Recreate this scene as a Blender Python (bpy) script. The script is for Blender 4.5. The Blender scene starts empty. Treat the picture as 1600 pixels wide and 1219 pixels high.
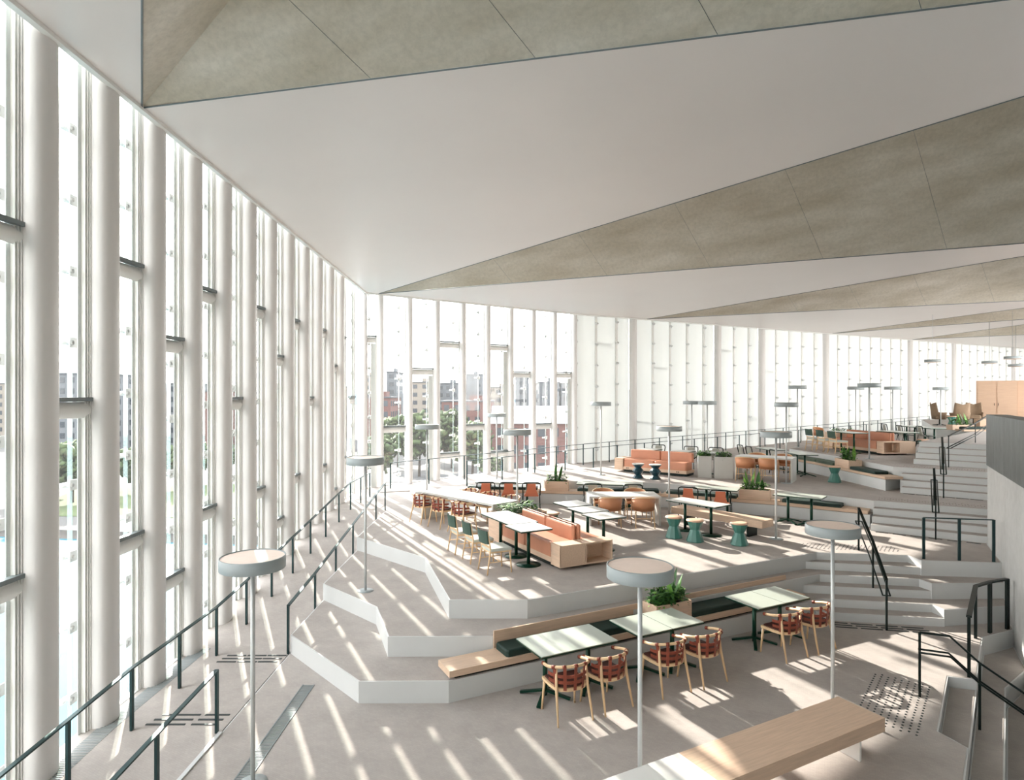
import bpy, math, random
from mathutils import Vector, Matrix
random.seed(7)
S = bpy.context.scene
COL = S.collection
PI = math.pi
# ------------------------------------------------------------------ camera
F, CX, HY, EYE = 980.0, 800.0, 618.0, 4.2      # focal length in px, centre column, horizon row, eye height
cd = bpy.data.cameras.new('camera'); cam = bpy.data.objects.new('camera', cd); COL.objects.link(cam)
cam.location = (0, 0, EYE); cam.rotation_euler = (PI/2, 0, 0)
cd.sensor_fit = 'HORIZONTAL'; cd.sensor_width = 36; cd.lens = 36*F/1600
cd.shift_y = (HY-609.5)/1600; cd.clip_start = .05; cd.clip_end = 4000
S.camera = cam
# ------------------------------------------------------------------ sky, sun, exposure
wd = bpy.data.worlds.new('hazy_sky'); S.world = wd; wd.use_nodes = True
nt = wd.node_tree; nt.nodes.clear()
wo = nt.nodes.new('ShaderNodeOutputWorld'); wb = nt.nodes.new('ShaderNodeBackground')
tc = nt.nodes.new('ShaderNodeTexCoord'); sx = nt.nodes.new('ShaderNodeSeparateXYZ'); rp = nt.nodes.new('ShaderNodeValToRGB')
nt.links.new(tc.outputs['Generated'], sx.inputs[0]); nt.links.new(sx.outputs['Z'], rp.inputs[0])
rp.color_ramp.elements[0].position = 0.0; rp.color_ramp.elements[0].color = (1, .97, .93, 1)
rp.color_ramp.elements[1].position = .75; rp.color_ramp.elements[1].color = (.90, .95, 1, 1)
nt.links.new(rp.outputs[0], wb.inputs[0]); wb.inputs[1].default_value = 7.4
nt.links.new(wb.outputs[0], wo.inputs[0])
SUN_EL = math.radians(24.0); SUN_TRAVEL = Vector((.45, -.893, 0)).normalized()
sl = bpy.data.lights.new('sun', 'SUN'); sl.energy = 15.0; sl.angle = math.radians(.5); sl.color = (1, .93, .84)
so = bpy.data.objects.new('sun', sl); COL.objects.link(so)
sd = SUN_TRAVEL*math.cos(SUN_EL) - Vector((0, 0, math.sin(SUN_EL)))
so.rotation_euler = sd.to_track_quat('-Z', 'Y').to_euler(); so.location = (-20, 40, 30)
vs = S.view_settings; vs.view_transform = 'Standard'; vs.look = 'None'; vs.gamma = 1; vs.use_curve_mapping = False
vs.exposure = 0.16
S.cycles.max_bounces = 14; S.cycles.diffuse_bounces = 10; S.cycles.transparent_max_bounces = 24
S.cycles.caustics_reflective = False; S.cycles.caustics_refractive = False; S.cycles.sample_clamp_indirect = 8

# ------------------------------------------------------------------ pixel -> place
def W(px, py, z):
    Y = (EYE-z)*F/(py-HY)
    return Vector(((px-CX)/F*Y, Y))
def PX(px, Y): return (px-CX)/F*Y
WALLX = -5.1
K0 = Vector((WALLX, 21.9)); D1 = Vector((.8133, .5818)); N1 = Vector((.5818, -.8133))
L1 = 9.95
K1 = K0 + D1*L1; D2 = Vector((.863, .505)).normalized(); N2 = Vector((D2.y, -D2.x))
def zceil(x, y): return 7.8 + .034*max(-1., (Vector((x, y))-K0).dot(N1))
def Cc(px, py):
    d = Vector(((px-CX)/F, 1, (HY-py)/F)); lo, hi = .5, 400.
    for _ in range(60):
        m = (lo+hi)/2; p = d*m
        z = 7.8 + .034*((Vector((p.x, p.y))-K0).dot(N1))
        if EYE+p.z < z: lo = m
        else: hi = m
    return Vector((d.x*lo, d.y*lo))
# ------------------------------------------------------------------ materials
def lin(c):
    r = []
    for v in c:
        v /= 255.
        r.append(v/12.92 if v <= .04045 else ((v+.055)/1.055)**2.4)
    return (*r, 1)
MATS = {}
def mat(name, rgb, rough=.6, metal=0, noise=0, scale=8, bump=0, bscale=60, spec=.4, stretch=None, rgb2=None):
    m = bpy.data.materials.new(name); m.use_nodes = True; MATS[name] = m
    t = m.node_tree; b = t.nodes['Principled BSDF']
    b.inputs['Base Color'].default_value = lin(rgb); b.inputs['Roughness'].default_value = rough
    b.inputs['Metallic'].default_value = metal; b.inputs['Specular IOR Level'].default_value = spec
    if noise or bump:
        co = t.nodes.new('ShaderNodeTexCoord'); mp = t.nodes.new('ShaderNodeMapping')
        t.links.new(co.outputs['Object'], mp.inputs[0])
        if stretch: mp.inputs['Scale'].default_value = stretch
    if noise:
        n = t.nodes.new('ShaderNodeTexNoise'); n.inputs['Scale'].default_value = scale; n.inputs['Detail'].default_value = 6
        t.links.new(mp.outputs[0], n.inputs['Vector'])
        r = t.nodes.new('ShaderNodeValToRGB'); r.color_ramp.elements[0].position = .3; r.color_ramp.elements[1].position = .7
        a = lin(rgb); c2 = lin(rgb2) if rgb2 else tuple([v*(1-noise) for v in a[:3]])+(1,)
        r.color_ramp.elements[0].color = c2; r.color_ramp.elements[1].color = a
        t.links.new(n.outputs[0], r.inputs[0]); t.links.new(r.outputs[0], b.inputs['Base Color'])
    if bump:
        n2 = t.nodes.new('ShaderNodeTexNoise'); n2.inputs['Scale'].default_value = bscale; n2.inputs['Detail'].default_value = 3
        t.links.new(mp.outputs[0], n2.inputs['Vector'])
        bp = t.nodes.new('ShaderNodeBump'); bp.inputs['Strength'].default_value = bump; bp.inputs['Distance'].default_value = .01
        t.links.new(n2.outputs[0], bp.inputs['Height']); t.links.new(bp.outputs[0], b.inputs['Normal'])
    return m
mat('carpet', (180, 173, 168), .95, noise=.12, scale=3, bump=.25, bscale=140, spec=.1)
def weave(m):
    t = m.node_tree; b = t.nodes['Principled BSDF']
    src = b.inputs['Base Color'].links[0].from_socket
    co = t.nodes.new('ShaderNodeTexCoord'); br = t.nodes.new('ShaderNodeTexBrick')
    mp = t.nodes.new('ShaderNodeMapping'); mp.inputs['Rotation'].default_value = (0, 0, .48)
    t.links.new(co.outputs['Object'], mp.inputs[0]); t.links.new(mp.outputs[0], br.inputs[0])
    br.inputs['Scale'].default_value = 9; br.inputs['Mortar Size'].default_value = .012
    br.inputs['Color1'].default_value = (1, 1, 1, 1); br.inputs['Color2'].default_value = (.93, .93, .93, 1); br.inputs['Mortar'].default_value = (.86, .86, .86, 1)
    mx = t.nodes.new('ShaderNodeMix'); mx.data_type = 'RGBA'; mx.blend_type = 'MULTIPLY'; mx.inputs[0].default_value = 1
    t.links.new(src, mx.inputs[6]); t.links.new(br.outputs[0], mx.inputs[7]); t.links.new(mx.outputs[2], b.inputs['Base Color'])
weave(MATS['carpet'])
mat('riser_white', (200, 202, 202), .35, noise=.04, scale=2)
mat('white_paint', (226, 225, 222), .45, noise=.03, scale=1.5)
mat('column_white', (216, 213, 211), .4, noise=.03, scale=.6)
mat('ceiling_white', (228, 220, 216), .38, noise=.03, scale=.5, spec=.5)
mat('concrete', (216, 209, 197), .7, noise=.3, scale=1.5, bump=.3, bscale=14, rgb2=(188, 178, 160))
mat('concrete_pale', (190, 190, 188), .75, noise=.12, scale=1.6, bump=.2, bscale=20, stretch=(1, 1, .25))
mat('steel_panel', (120, 124, 124), .45, metal=.5, noise=.25, scale=2.2, stretch=(6, 6, .4))
mat('wood', (212, 184, 160), .55, noise=.16, scale=3, stretch=(1, 14, 14), bump=.08, bscale=30)
mat('wood_pink', (196, 166, 142), .6, noise=.08, scale=2, stretch=(1, 1, 8))
mat('ash', (222, 190, 150), .5, noise=.14, scale=5, stretch=(8, 8, 1))
mat('rail_dark', (42, 66, 68), .35, metal=.6, noise=.1)
mat('black_metal', (22, 34, 32), .4, metal=.5, noise=.1)
mat('green_metal', (18, 58, 44), .3, metal=.35, noise=.1)
mat('sage_top', (170, 178, 168), .28, noise=.05, scale=2, spec=.6)
mat('white_top', (192, 192, 188), .3, noise=.03, scale=2, spec=.6)
mat('cushion_green', (20, 46, 40), .6, noise=.2, scale=5, bump=.1)
mat('cushion_sage', (92, 108, 94), .7, noise=.15, scale=5, bump=.1)
mat('green_fabric', (62, 84, 74), .75, noise=.15, scale=12, bump=.15, bscale=90)
mat('seat_pale', (186, 190, 182), .8, noise=.08, scale=12)
mat('leather', (194, 134, 106), .5, noise=.1, scale=4, bump=.06, bscale=80)
mat('tan_shell', (192, 134, 98), .5, noise=.08, scale=4)
mat('strap', (132, 64, 46), .5, noise=.18, scale=14)
mat('seat_brown', (74, 40, 34), .6, noise=.15, scale=9)
mat('orange_shell', (194, 112, 82), .5, noise=.06, scale=4)
mat('grey_shell', (150, 150, 140), .5, noise=.06, scale=4)
mat('teal', (66, 122, 112), .3, noise=.08, scale=4, spec=.6)
mat('stool_top', (214, 176, 150), .5, noise=.1, scale=10)
mat('navy', (22, 60, 72), .3, noise=.1, scale=4, spec=.6)
mat('lamp_grey', (156, 164, 166), .4, noise=.04, scale=3)
mat('lamp_top', (246, 226, 214), .55, noise=.05, scale=14)
mat('lamp_pole', (196, 198, 198), .35, metal=.2, noise=.05)
mat('wing_fabric', (142, 120, 98), .85, noise=.12, scale=9, bump=.15)
mat('leaf', (70, 118, 52), .5, noise=.45, scale=6, rgb2=(34, 74, 34))
mat('leaf_light', (128, 172, 78), .5, noise=.35, scale=6, rgb2=(70, 120, 50))
mat('soil', (48, 38, 30), .95, noise=.4, scale=20)
mat('socket', (20, 20, 20), .5, noise=.1)
mat('planter_grey', (188, 188, 184), .7, noise=.06, scale=3)
mat('tactile_pale', (122, 114, 108), .8, noise=.1)
mat('tactile', (44, 52, 54), .6, noise=.1)
mat('grille', (138, 146, 148), .6, metal=.15, noise=.1)
mat('gasket', (120, 128, 130), .5, noise=.1)
mat('water', (44, 86, 98), .6, noise=.35, scale=.25, bump=.5, bscale=.9, spec=.04)
mat('paving', (64, 63, 62), .9, noise=.2, scale=.05)
mat('asphalt', (62, 64, 66), .9, noise=.2, scale=.08)
mat('lawn', (62, 74, 38), .95, noise=.3, scale=.15)
mat('tree_leaf', (58, 72, 34), .8, noise=.5, scale=.5, rgb2=(34, 48, 24))
mat('bark', (50, 40, 32), .9, noise=.3, scale=3)
mat('brick_red', (84, 56, 52), .9, noise=.2, scale=.8)
mat('stone_grey', (84, 88, 92), .9, noise=.12, scale=.4)
mat('stone_cream', (112, 106, 98), .9, noise=.1, scale=.4)
mat('roof_slate', (56, 62, 68), .7, noise=.2, scale=.5)
mat('roof_white', (116, 120, 124), .6, noise=.05, scale=.5)
mat('window_dark', (34, 42, 50), .2, noise=.2, scale=.3)
mat('hill', (96, 108, 116), 1, noise=.2, scale=.01)
mat('car_white', (150, 152, 154), .25, noise=.02)
mat('car_grey', (110, 116, 122), .25, noise=.05)
def mix_mat(name, parts):
    """parts: list of (node type, colour, weight)"""
    m = bpy.data.materials.new(name); m.use_nodes = True; MATS[name] = m
    t = m.node_tree; t.nodes.clear(); out = t.nodes.new('ShaderNodeOutputMaterial'); prev = None; tot = 0
    for ty, colr, w in parts:
        n = t.nodes.new(ty); n.inputs['Color'].default_value = (*colr, 1)
        if 'Roughness' in n.inputs and ty == 'ShaderNodeBsdfGlossy': n.inputs['Roughness'].default_value = .03
        tot += w
        if prev is None: prev = n.outputs[0]
        else:
            mx = t.nodes.new('ShaderNodeMixShader'); mx.inputs[0].default_value = w/tot
            t.links.new(prev, mx.inputs[1]); t.links.new(n.outputs[0], mx.inputs[2]); prev = mx.outputs[0]
    t.links.new(prev, out.inputs[0]); return m
mix_mat('glass', [('ShaderNodeBsdfTransparent', (.985, .985, .98), .947), ('ShaderNodeBsdfTranslucent', (1, 1, 1), .008), ('ShaderNodeBsdfGlossy', (1, 1, 1), .02)])
mix_mat('glass_edge', [('ShaderNodeBsdfTransparent', (.86, .93, .91), .75), ('ShaderNodeBsdfDiffuse', (.86, .93, .91), .15), ('ShaderNodeBsdfGlossy', (1, 1, 1), .1)])
mix_mat('frosted', [('ShaderNodeBsdfDiffuse', (.70, .725, .715), .955), ('ShaderNodeBsdfTranslucent', (.93, .97, .955), .045)])
mix_mat('bracket', [('ShaderNodeBsdfDiffuse', (.8, .81, .81), .6), ('ShaderNodeBsdfTranslucent', (.8, .82, .82), .08), ('ShaderNodeBsdfTransparent', (1, 1, 1), .12)])
def mottle(m, k=9, lo=.82):
    t = m.node_tree; b = t.nodes['Principled BSDF']; src = b.inputs['Base Color'].links[0].from_socket
    co = t.nodes.new('ShaderNodeTexCoord'); n = t.nodes.new('ShaderNodeTexNoise'); n.inputs['Scale'].default_value = k; n.inputs['Detail'].default_value = 8; n.inputs['Roughness'].default_value = .7
    r = t.nodes.new('ShaderNodeValToRGB'); r.color_ramp.elements[0].position = .35; r.color_ramp.elements[0].color = (lo, lo, lo, 1); r.color_ramp.elements[1].position = .6
    t.links.new(co.outputs['Object'], n.inputs['Vector']); t.links.new(n.outputs[0], r.inputs[0])
    mx = t.nodes.new('ShaderNodeMix'); mx.data_type = 'RGBA'; mx.blend_type = 'MULTIPLY'; mx.inputs[0].default_value = 1
    t.links.new(src, mx.inputs[6]); t.links.new(r.outputs[0], mx.inputs[7]); t.links.new(mx.outputs[2], b.inputs['Base Color'])
mottle(MATS['concrete'], 11, .86);
for n_ in MATS['concrete'].node_tree.nodes:
    if n_.type == 'MAPPING': n_.vector_type = 'TEXTURE'; n_.inputs['Rotation'].default_value = (0, 0, -.45); n_.inputs['Scale'].default_value = (3.2, .8, 1)
mottle(MATS['concrete_pale'], 5, .9); mottle(MATS['steel_panel'], 3, .8)
# ------------------------------------------------------------------ mesh builder
class MB:
    def __init__(s): s.v = []; s.f = []; s.sm = []
    def add(s, vs, fs, smooth=False):
        o = len(s.v); s.v += [tuple(p) for p in vs]; s.f += [tuple(i+o for i in f) for f in fs]; s.sm += [smooth]*len(fs); return s
    def box(s, c, d, rz=0, rx=0, ry=0):
        M = Matrix.Rotation(rz, 3, 'Z') @ Matrix.Rotation(ry, 3, 'Y') @ Matrix.Rotation(rx, 3, 'X'); c = Vector(c)
        p = [c + M @ Vector((x*d[0]/2, y*d[1]/2, z*d[2]/2)) for z in (-1, 1) for y in (-1, 1) for x in (-1, 1)]
        return s.add(p, [(0, 2, 3, 1), (4, 5, 7, 6), (0, 1, 5, 4), (2, 6, 7, 3), (0, 4, 6, 2), (1, 3, 7, 5)])
    def rbox(s, c, d, r=.03, rz=0):
        """box with bevelled vertical and top edges"""
        x, y, z = d[0]/2, d[1]/2, d[2]/2
        def ring(i, zz): return [(sx*(x-i-(r if k else 0)), sy*(y-i-(0 if k else r)), zz) for sx, sy, k in ((1, 1, 1), (-1, 1, 1), (-1, 1, 0), (-1, -1, 0), (-1, -1, 1), (1, -1, 1), (1, -1, 0), (1, 1, 0))]
        rings = [ring(0, -z), ring(0, z-r), ring(r*.3, z-r*.3), ring(r, z)]
        M = Matrix.Rotation(rz, 3, 'Z'); c = Vector(c); P = [c + M @ Vector(p) for q in rings for p in q]; fs = []
        for k in range(3):
            for i in range(8): fs.append((k*8+i, k*8+(i+1) % 8, k*8+8+(i+1) % 8, k*8+8+i))
        fs += [tuple(range(24, 32)), tuple(reversed(range(8)))]
        return s.add(P, fs)
    def prism(s, poly, z0, z1):
        n = len(poly)
        a = sum(poly[i][0]*poly[(i+1) % n][1]-poly[(i+1) % n][0]*poly[i][1] for i in range(n))
        if a < 0: poly = poly[::-1]
        f0 = z0 if callable(z0) else (lambda x, y: z0); f1 = z1 if callable(z1) else (lambda x, y: z1)
        P = [(p[0], p[1], f0(p[0], p[1])) for p in poly]+[(p[0], p[1], f1(p[0], p[1])) for p in poly]
        return s.add(P, [tuple(reversed(range(n))), tuple(range(n, 2*n))]+[(i, (i+1) % n, n+(i+1) % n, n+i) for i in range(n)])
    def lathe(s, prof, n=16, c=(0, 0, 0), smooth=True, cap=True, rot=0):
        P = []; fs = []
        for r, z in prof:
            for i in range(n): a = 2*PI*i/n+rot; P.append((c[0]+r*math.cos(a), c[1]+r*math.sin(a), c[2]+z))
        for k in range(len(prof)-1):
            for i in range(n): fs.append((k*n+i, k*n+(i+1) % n, k*n+n+(i+1) % n, k*n+n+i))
        s.add(P, fs, smooth)
        if cap:
            o = len(s.v)-len(P); m = (len(prof)-1)*n
            s.f += [tuple(o+i for i in reversed(range(n))), tuple(o+m+i for i in range(n))]; s.sm += [False, False]
        return s
    def tube(s, path, r, n=6, closed=False, smooth=True, flat=None):
        """r number or list; flat=(w,h) gives a rectangular section"""
        path = [Vector(p) for p in path]; N = len(path); P = []; fs = []
        for k, p in enumerate(path):
            if closed: t = path[(k+1) % N]-path[k-1]
            else: t = path[min(k+1, N-1)]-path[max(k-1, 0)]
            t.normalize(); up = Vector((0, 0, 1)) if abs(t.z) < .95 else Vector((0, 1, 0))
            a = t.cross(up).normalized(); b = a.cross(t).normalized()
            if flat:
                for u, v in ((-1, -1), (1, -1), (1, 1), (-1, 1)): P.append(p+a*u*flat[0]/2+b*v*flat[1]/2)
            else:
                rr = r[k] if isinstance(r, (list, tuple)) else r
                for i in range(n): q = 2*PI*i/n; P.append(p+(a*math.cos(q)+b*math.sin(q))*rr)
        m = 4 if flat else n
        for k in range(N if closed else N-1):
            k2 = (k+1) % N
            for i in range(m): fs.append((k*m+i, k*m+(i+1) % m, k2*m+(i+1) % m, k2*m+i))
        if not closed: fs += [tuple(reversed(range(m))), tuple((N-1)*m+i for i in range(m))]
        return s.add(P, fs, smooth and not flat)
    def strip(s, pts, w, th, side=(0, 0, 1)):
        """flat band along pts, wide along side vector (per point or one), thickness th along the cross direction"""
        pts = [Vector(p) for p in pts]; N = len(pts); P = []; fs = []
        for k, p in enumerate(pts):
            t = (pts[min(k+1, N-1)]-pts[max(k-1, 0)]).normalized(); sd_ = Vector(side).normalized(); nn = t.cross(sd_).normalized()
            for u, v in ((-1, -1), (1, -1), (1, 1), (-1, 1)): P.append(p+sd_*u*w/2+nn*v*th/2)
        for k in range(N-1):
            for i in range(4): fs.append((k*4+i, k*4+(i+1) % 4, k*4+4+(i+1) % 4, k*4+4+i))
        fs += [(3, 2, 1, 0), tuple((N-1)*4+i for i in range(4))]
        return s.add(P, fs)
    def mesh(s, name, m):
        me = bpy.data.meshes.new(name); me.from_pydata(s.v, [], s.f)
        me.polygons.foreach_set('use_smooth', s.sm); me.materials.append(MATS[m] if isinstance(m, str) else m); me.update(); return me
    def build(s, name, m, parent=None, loc=(0, 0, 0), rz=0):
        return link(name, s.mesh(name, m), parent, loc, rz)
def link(name, me, parent=None, loc=(0, 0, 0), rz=0):
    o = bpy.data.objects.new(name, me); COL.objects.link(o); o.location = loc; o.rotation_euler = (0, 0, rz)
    if parent: o.parent = parent
    return o
def tag(o, label, cat, group=None, kind=None):
    o['label'] = label; o['category'] = cat
    if group: o['group'] = group
    if kind: o['kind'] = kind
    return o
def thing(name, label, cat, loc=(0, 0, 0), rz=0, group=None, kind=None):
    o = bpy.data.objects.new(name, None); COL.objects.link(o); o.empty_display_size = .1
    o.location = loc; o.rotation_euler = (0, 0, rz); return tag(o, label, cat, group, kind)
def copy_tree(o, parent=None):
    c = o.copy(); COL.objects.link(c); c.parent = parent
    for ch in list(o.children): copy_tree(ch, c)
    return c
class Kind:
    """first placement uses the prototype itself, later ones copy it with its parts"""
    def __init__(s, maker): s.maker = maker; s.p = None
    def put(s, loc, rz, label, group):
        if s.p is None: o = s.p = s.maker()
        else: o = copy_tree(s.p)
        o.location = loc; o.rotation_euler = (0, 0, rz); o['label'] = label; o['group'] = group
        return o
def facing(dx, dy): return math.atan2(dy, dx)-PI/2      # rotation that turns local +y to (dx,dy)
# ------------------------------------------------------------------ levels of the stepped room
T1, T2, A, A2, B, B2, C, D = .305, .61, .915, 1.22, 1.525, 1.83, 2.135, 2.745
def inset(poly, d):
    n = len(poly); a = sum(poly[i][0]*poly[(i+1) % n][1]-poly[(i+1) % n][0]*poly[i][1] for i in range(n))
    P = [Vector(p[:2]) for p in (poly if a > 0 else poly[::-1])]; out = []
    for i in range(n):
        e1 = (P[i]-P[i-1]).normalized(); e2 = (P[(i+1) % n]-P[i]).normalized()
        n1 = Vector((-e1.y, e1.x)); n2 = Vector((-e2.y, e2.x)); m = n1+n2
        k = m.dot(n1); out.append(P[i]+m*(d/max(k, .35)))
    return out
def terrace(name, label, poly, z0, z1, cat='terrace', edge=.022):
    t = thing(name, label, cat, kind='structure')
    MB().prism(poly, z0, z1-.004).build('riser', 'riser_white', t)
    MB().prism(inset(poly, edge), z1-.02, z1).build('carpet_top', 'carpet', t)
    return t
RE = [Vector((8.17, 10.89)), Vector((4.95, 6.85))]                       # right edge line of the lowest floor
rdir = (RE[1]-RE[0]).normalized(); rnor = Vector((-rdir.y, rdir.x))        # rnor points to the right of the edge
if rnor.x < 0: rnor = -rnor
WE = Vector((10.52, 13.88)); wdir = Vector((-.5, -.866))                   # free end and run of the parapet wall
def wallpt(Y): k = (Y-WE.y)/wdir.y; return WE+wdir*k
RY0, RY1 = 10.5, 18.0
def ramp_z(Y):
    if Y < 7.9: return -.06*(7.9-Y)
    return max(0., min(A, (Y-RY0)/(RY1-RY0)*A))
# main floor (z = 0), with the notch of one step on its right edge
n1, n2 = Vector((6.87, 9.27)), Vector((5.44, 7.47)); n1i, n2i = Vector((6.52, 9.376)), Vector((5.33, 7.84))
fl = thing('floor', 'pale grey woven carpet floor of the lowest level', 'floor', kind='structure')
fend = RE[0]+rdir*16
fpoly = [(-3.62, -6), tuple(fend), tuple(n2), tuple(n2i), tuple(n1i), tuple(n1), tuple(RE[0]), tuple(wallpt(11.25)), tuple(wallpt(13.2)), (-3.62, 13.2)]
fpoly = [(-3.62, -5.9)]+[p for p in fpoly[1:]]
MB().prism(fpoly, -.62, -.004).build('edge_slab', 'riser_white', fl)
MB().prism(inset(fpoly, .02), -.02, 0).build('carpet_top', 'carpet', fl)
ns = thing('floor_step', 'single sunken step cut into the floor edge beside the dark stairwell', 'step', kind='structure')
np_ = [tuple(n1i), tuple(n1), tuple(n2), tuple(n2i)]
MB().prism([tuple(n1i+rnor*.005), tuple(n1), tuple(n2), tuple(n2i+rnor*.005)], -.5, -.156).build('riser', 'riser_white', ns)
MB().prism(inset(np_, .02), -.17, -.1525).build('carpet_top', 'carpet', ns)
l2a, l2b = Vector((7.6, 9.65)), Vector((5.74, 7.3)); l2d = (l2b-l2a).normalized()
low1 = [tuple(RE[0]+rnor*.003), tuple(wallpt(11.24)), tuple(wallpt(10.3)), tuple(l2a), tuple(l2b), tuple(l2b+l2d*9), tuple(fend+rnor*.003)]
terrace('floor_lower', 'dark lower floor strip to the right of the carpet edge', low1, -1.3, -.305)
low2 = [tuple(wallpt(10.29)), tuple(wallpt(3)), tuple(l2b+l2d*9+rnor*.6), tuple(l2b+l2d*9), tuple(l2b+rnor*.004), tuple(l2a+rnor*.004)]
terrace('floor_lowest', 'deepest floor beyond the second step at the right edge', low2, -1.6, -.61)
# left ramp along the glass
rp_ = thing('ramp', 'long carpet ramp rising along the left glass facade', 'ramp', kind='structure')
for (y0, y1) in ((-6, 7.9), (7.9, RY0), (RY0, RY1)):
    x1 = -3.63
    z0, z1 = ramp_z(y0+1e-4), ramp_z(y1)
    m = MB(); P = [(-5.42, y0, z0), (x1, y0, z0), (x1, y1, z1), (-5.42, y1, z1)]
    m.add([(p[0], p[1], -1.2) for p in P]+P, [(3, 2, 1, 0), (4, 5, 6, 7), (0, 1, 5, 4), (1, 2, 6, 5), (2, 3, 7, 6), (3, 0, 4, 7)])
    m.build('ramp_slab', 'carpet', rp_)
tag(MB().box((-3.625, 1.5, .004), (.05, 12.6, .03)).build('trim_1', 'riser_white'), 'white kerb line between ramp and lowest floor', 'trim', kind='structure')
# front tiers
t1poly = [(-3.6, 10.2), (-2.09, 8.55), (-.864, 8.557), (5.72, 11.92), (5.99, 12.02), (7.83, 11.69), (7.86, 11.41), tuple(wallpt(11.62)), tuple(wallpt(13.3)), (-3.6, 14.2)]
t2poly = [(-3.6, 11.95), (-2.31, 10.66), (-1.85, 9.34), (-.29, 9.36), (6.18, 12.59), (7.96, 12.27), (8.02, 11.98), tuple(wallpt(12.02)), tuple(wallpt(13.5)), (-3.6, 14.9)]
apoly = [(-3.6, 14.55), (-1.76, 12.7), (-1.013, 10.09), (.25, 10.09), (6.38, 13.13), (8.14, 12.91), (8.16, 12.5), tuple(wallpt(12.32)), tuple(WE), (11.6, 14.6), (16, 20), (14, 30), tuple(K1+D1*.3), tuple(K0+Vector((-.3, .2))), (-5.42, 18.0), (-3.6, 18.0)]
terrace('terrace_tier', 'lowest white edged carpet tier at the foot of the terraces', t1poly, -.1, T1)
terrace('terrace_tier', 'second white edged carpet tier carrying a lamp', t2poly, 0, T2)
terrace('terrace_platform', 'broad carpet platform carrying the tan sofa and white tables', apoly, 0, A)
# first stairs: the odd steps between the tiers
def stair(label, lines, zs, back):
    t = thing('stair_flight', label, 'stairs', kind='structure')
    for (a, b), z in zip(lines, zs):
        a, b = Vector(a), Vector(b); u = (b-a).normalized(); nn = Vector((-u.y, u.x))
        poly = [tuple(a), tuple(b), tuple(b+nn*back), tuple(a+nn*back)]
        s_ = MB().prism(poly, z-.5, z-.004).build('step', 'riser_white', t)
        MB().prism(inset(poly, .02), z-.02, z).build('tread', 'carpet', s_)
    return t
stair('wide front stairs with centre handrail up to the sofa platform',
      [((5.69, 11.74), (7.85, 11.38)), ((5.75, 12.37), (8.03, 12.0)), ((5.99, 13.0), (8.17, 12.53))], [.1525, .4575, .7625], .55)
def flight(label, b0, b1, t0, t1, z0, n, ext=2.2):
    b0, b1, t0, t1 = map(Vector, (b0, b1, t0, t1)); L = []; Z = []
    for k in range(n-1):
        f = k/(n-1) if n > 1 else 0
        p, q = b0.lerp(t0, f), b1.lerp(t1, f); L.append((p, q+(q-p).normalized()*ext)); Z.append(z0+.1525*(k+1))
    return stair(label, L, Z, .6)
flight('middle stairs rising from sofa platform beside the concrete wall', (8.72, 15.25), (10.55, 13.9), (9.21, 15.95), (11.16, 14.73), A, 4, ext=.9)
flight('upper stairs rising behind the middle stairs beside the steel parapet', (10.67, 17.24), (12.13, 16.0), (11.2, 18.07), (12.9, 16.75), B, 4, ext=1.6)
flight('topmost stairs climbing to the lounge level', (12.1, 18.9), (13.4, 17.6), (12.8, 19.7), (14.3, 18.3), C, 4, ext=1.4)
# upper terraces
a2poly = [(-3.25, 20.0), (-3.0, 19.45), (.78, 19.05), (2.2, 18.84), (4.4, 18.45), (7.23, 16.98), (8.93, 15.65), (9.6, 16.4), (5, 20), (1, 20.6), (-3.2, 20.6)]
terrace('terrace_tier', 'white bench tier behind the sofa platform under green cushions', a2poly, A-.1, A2)
bpoly = [(.17, 21.3), (1.0, 19.72), (2.4, 19.5), (4.7, 19.05), (7.65, 17.6), (9.21, 15.97), (11.16, 14.75), (12.4, 14.0), (17, 19), (18, 31), (10.5, 28.1), (4.4, 24.3), (2.06, 22.45)]
terrace('terrace_platform', 'second carpet platform with tan wall sofa and grey planters', bpoly, A-.1, B)
b2poly = [(10.1, 23.6), (10.37, 21.57), (10.48, 17.6), (11.2, 18.1), (12, 24), (10.3, 24.2)]
terrace('terrace_tier', 'white bench tier on the second platform under sage cushions', b2poly, B-.1, B2)
cpoly = [(10.75, 24.3), (11.0, 21.6), (11.06, 18.2), (11.2, 18.07), (12.9, 16.75), (14.4, 15.7), (19, 19), (30, 34), (30, 41), (19.5, 32.6)]
terrace('terrace_platform', 'third carpet platform with tan sofa far up the room', cpoly, B-.1, C)
dpoly = [(12.8, 19.72), (15.4, 17.2), (22, 22), (36, 38), (36, 44), (24.5, 37.5), (18.6, 27.5), (18.7, 25.4)]
terrace('terrace_platform', 'top lounge platform with wing chairs by the wooden cabin', dpoly, C-.1, D)
# walkway ramp along the back glass
wk = thing('walkway', 'narrow carpet walkway rising along the back glass facade', 'walkway', kind='structure')
outer = [(K0+Vector((-.3, .15)), A+.01), (K0+D1*4, 1.04), (K1, 1.2), (K1+D2*12, 1.5), (K1+D2*24, 1.82), (K1+D2*48, 2.4)]
m = MB(); vv = []
for i, (p, z) in enumerate(outer):
    nn = N1 if i < 2 else ((N1+N2).normalized() if i == 2 else N2)
    q = p - nn*.3; r = p+nn*(2.3 if i else 1.2)
    vv += [(q.x, q.y, z), (r.x, r.y, z), (q.x, q.y, z-.35), (r.x, r.y, z-.35)]
for i in range(len(outer)-1):
    a, b = i*4, i*4+4
    m.add([vv[a], vv[a+1], vv[b+1], vv[b], vv[a+2], vv[a+3], vv[b+3], vv[b+2]], [(0, 1, 2, 3), (7, 6, 5, 4), (1, 5, 6, 2), (0, 3, 7, 4), (0, 4, 5, 1), (3, 2, 6, 7)])
m.build('walkway_slab', 'carpet', wk)
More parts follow.
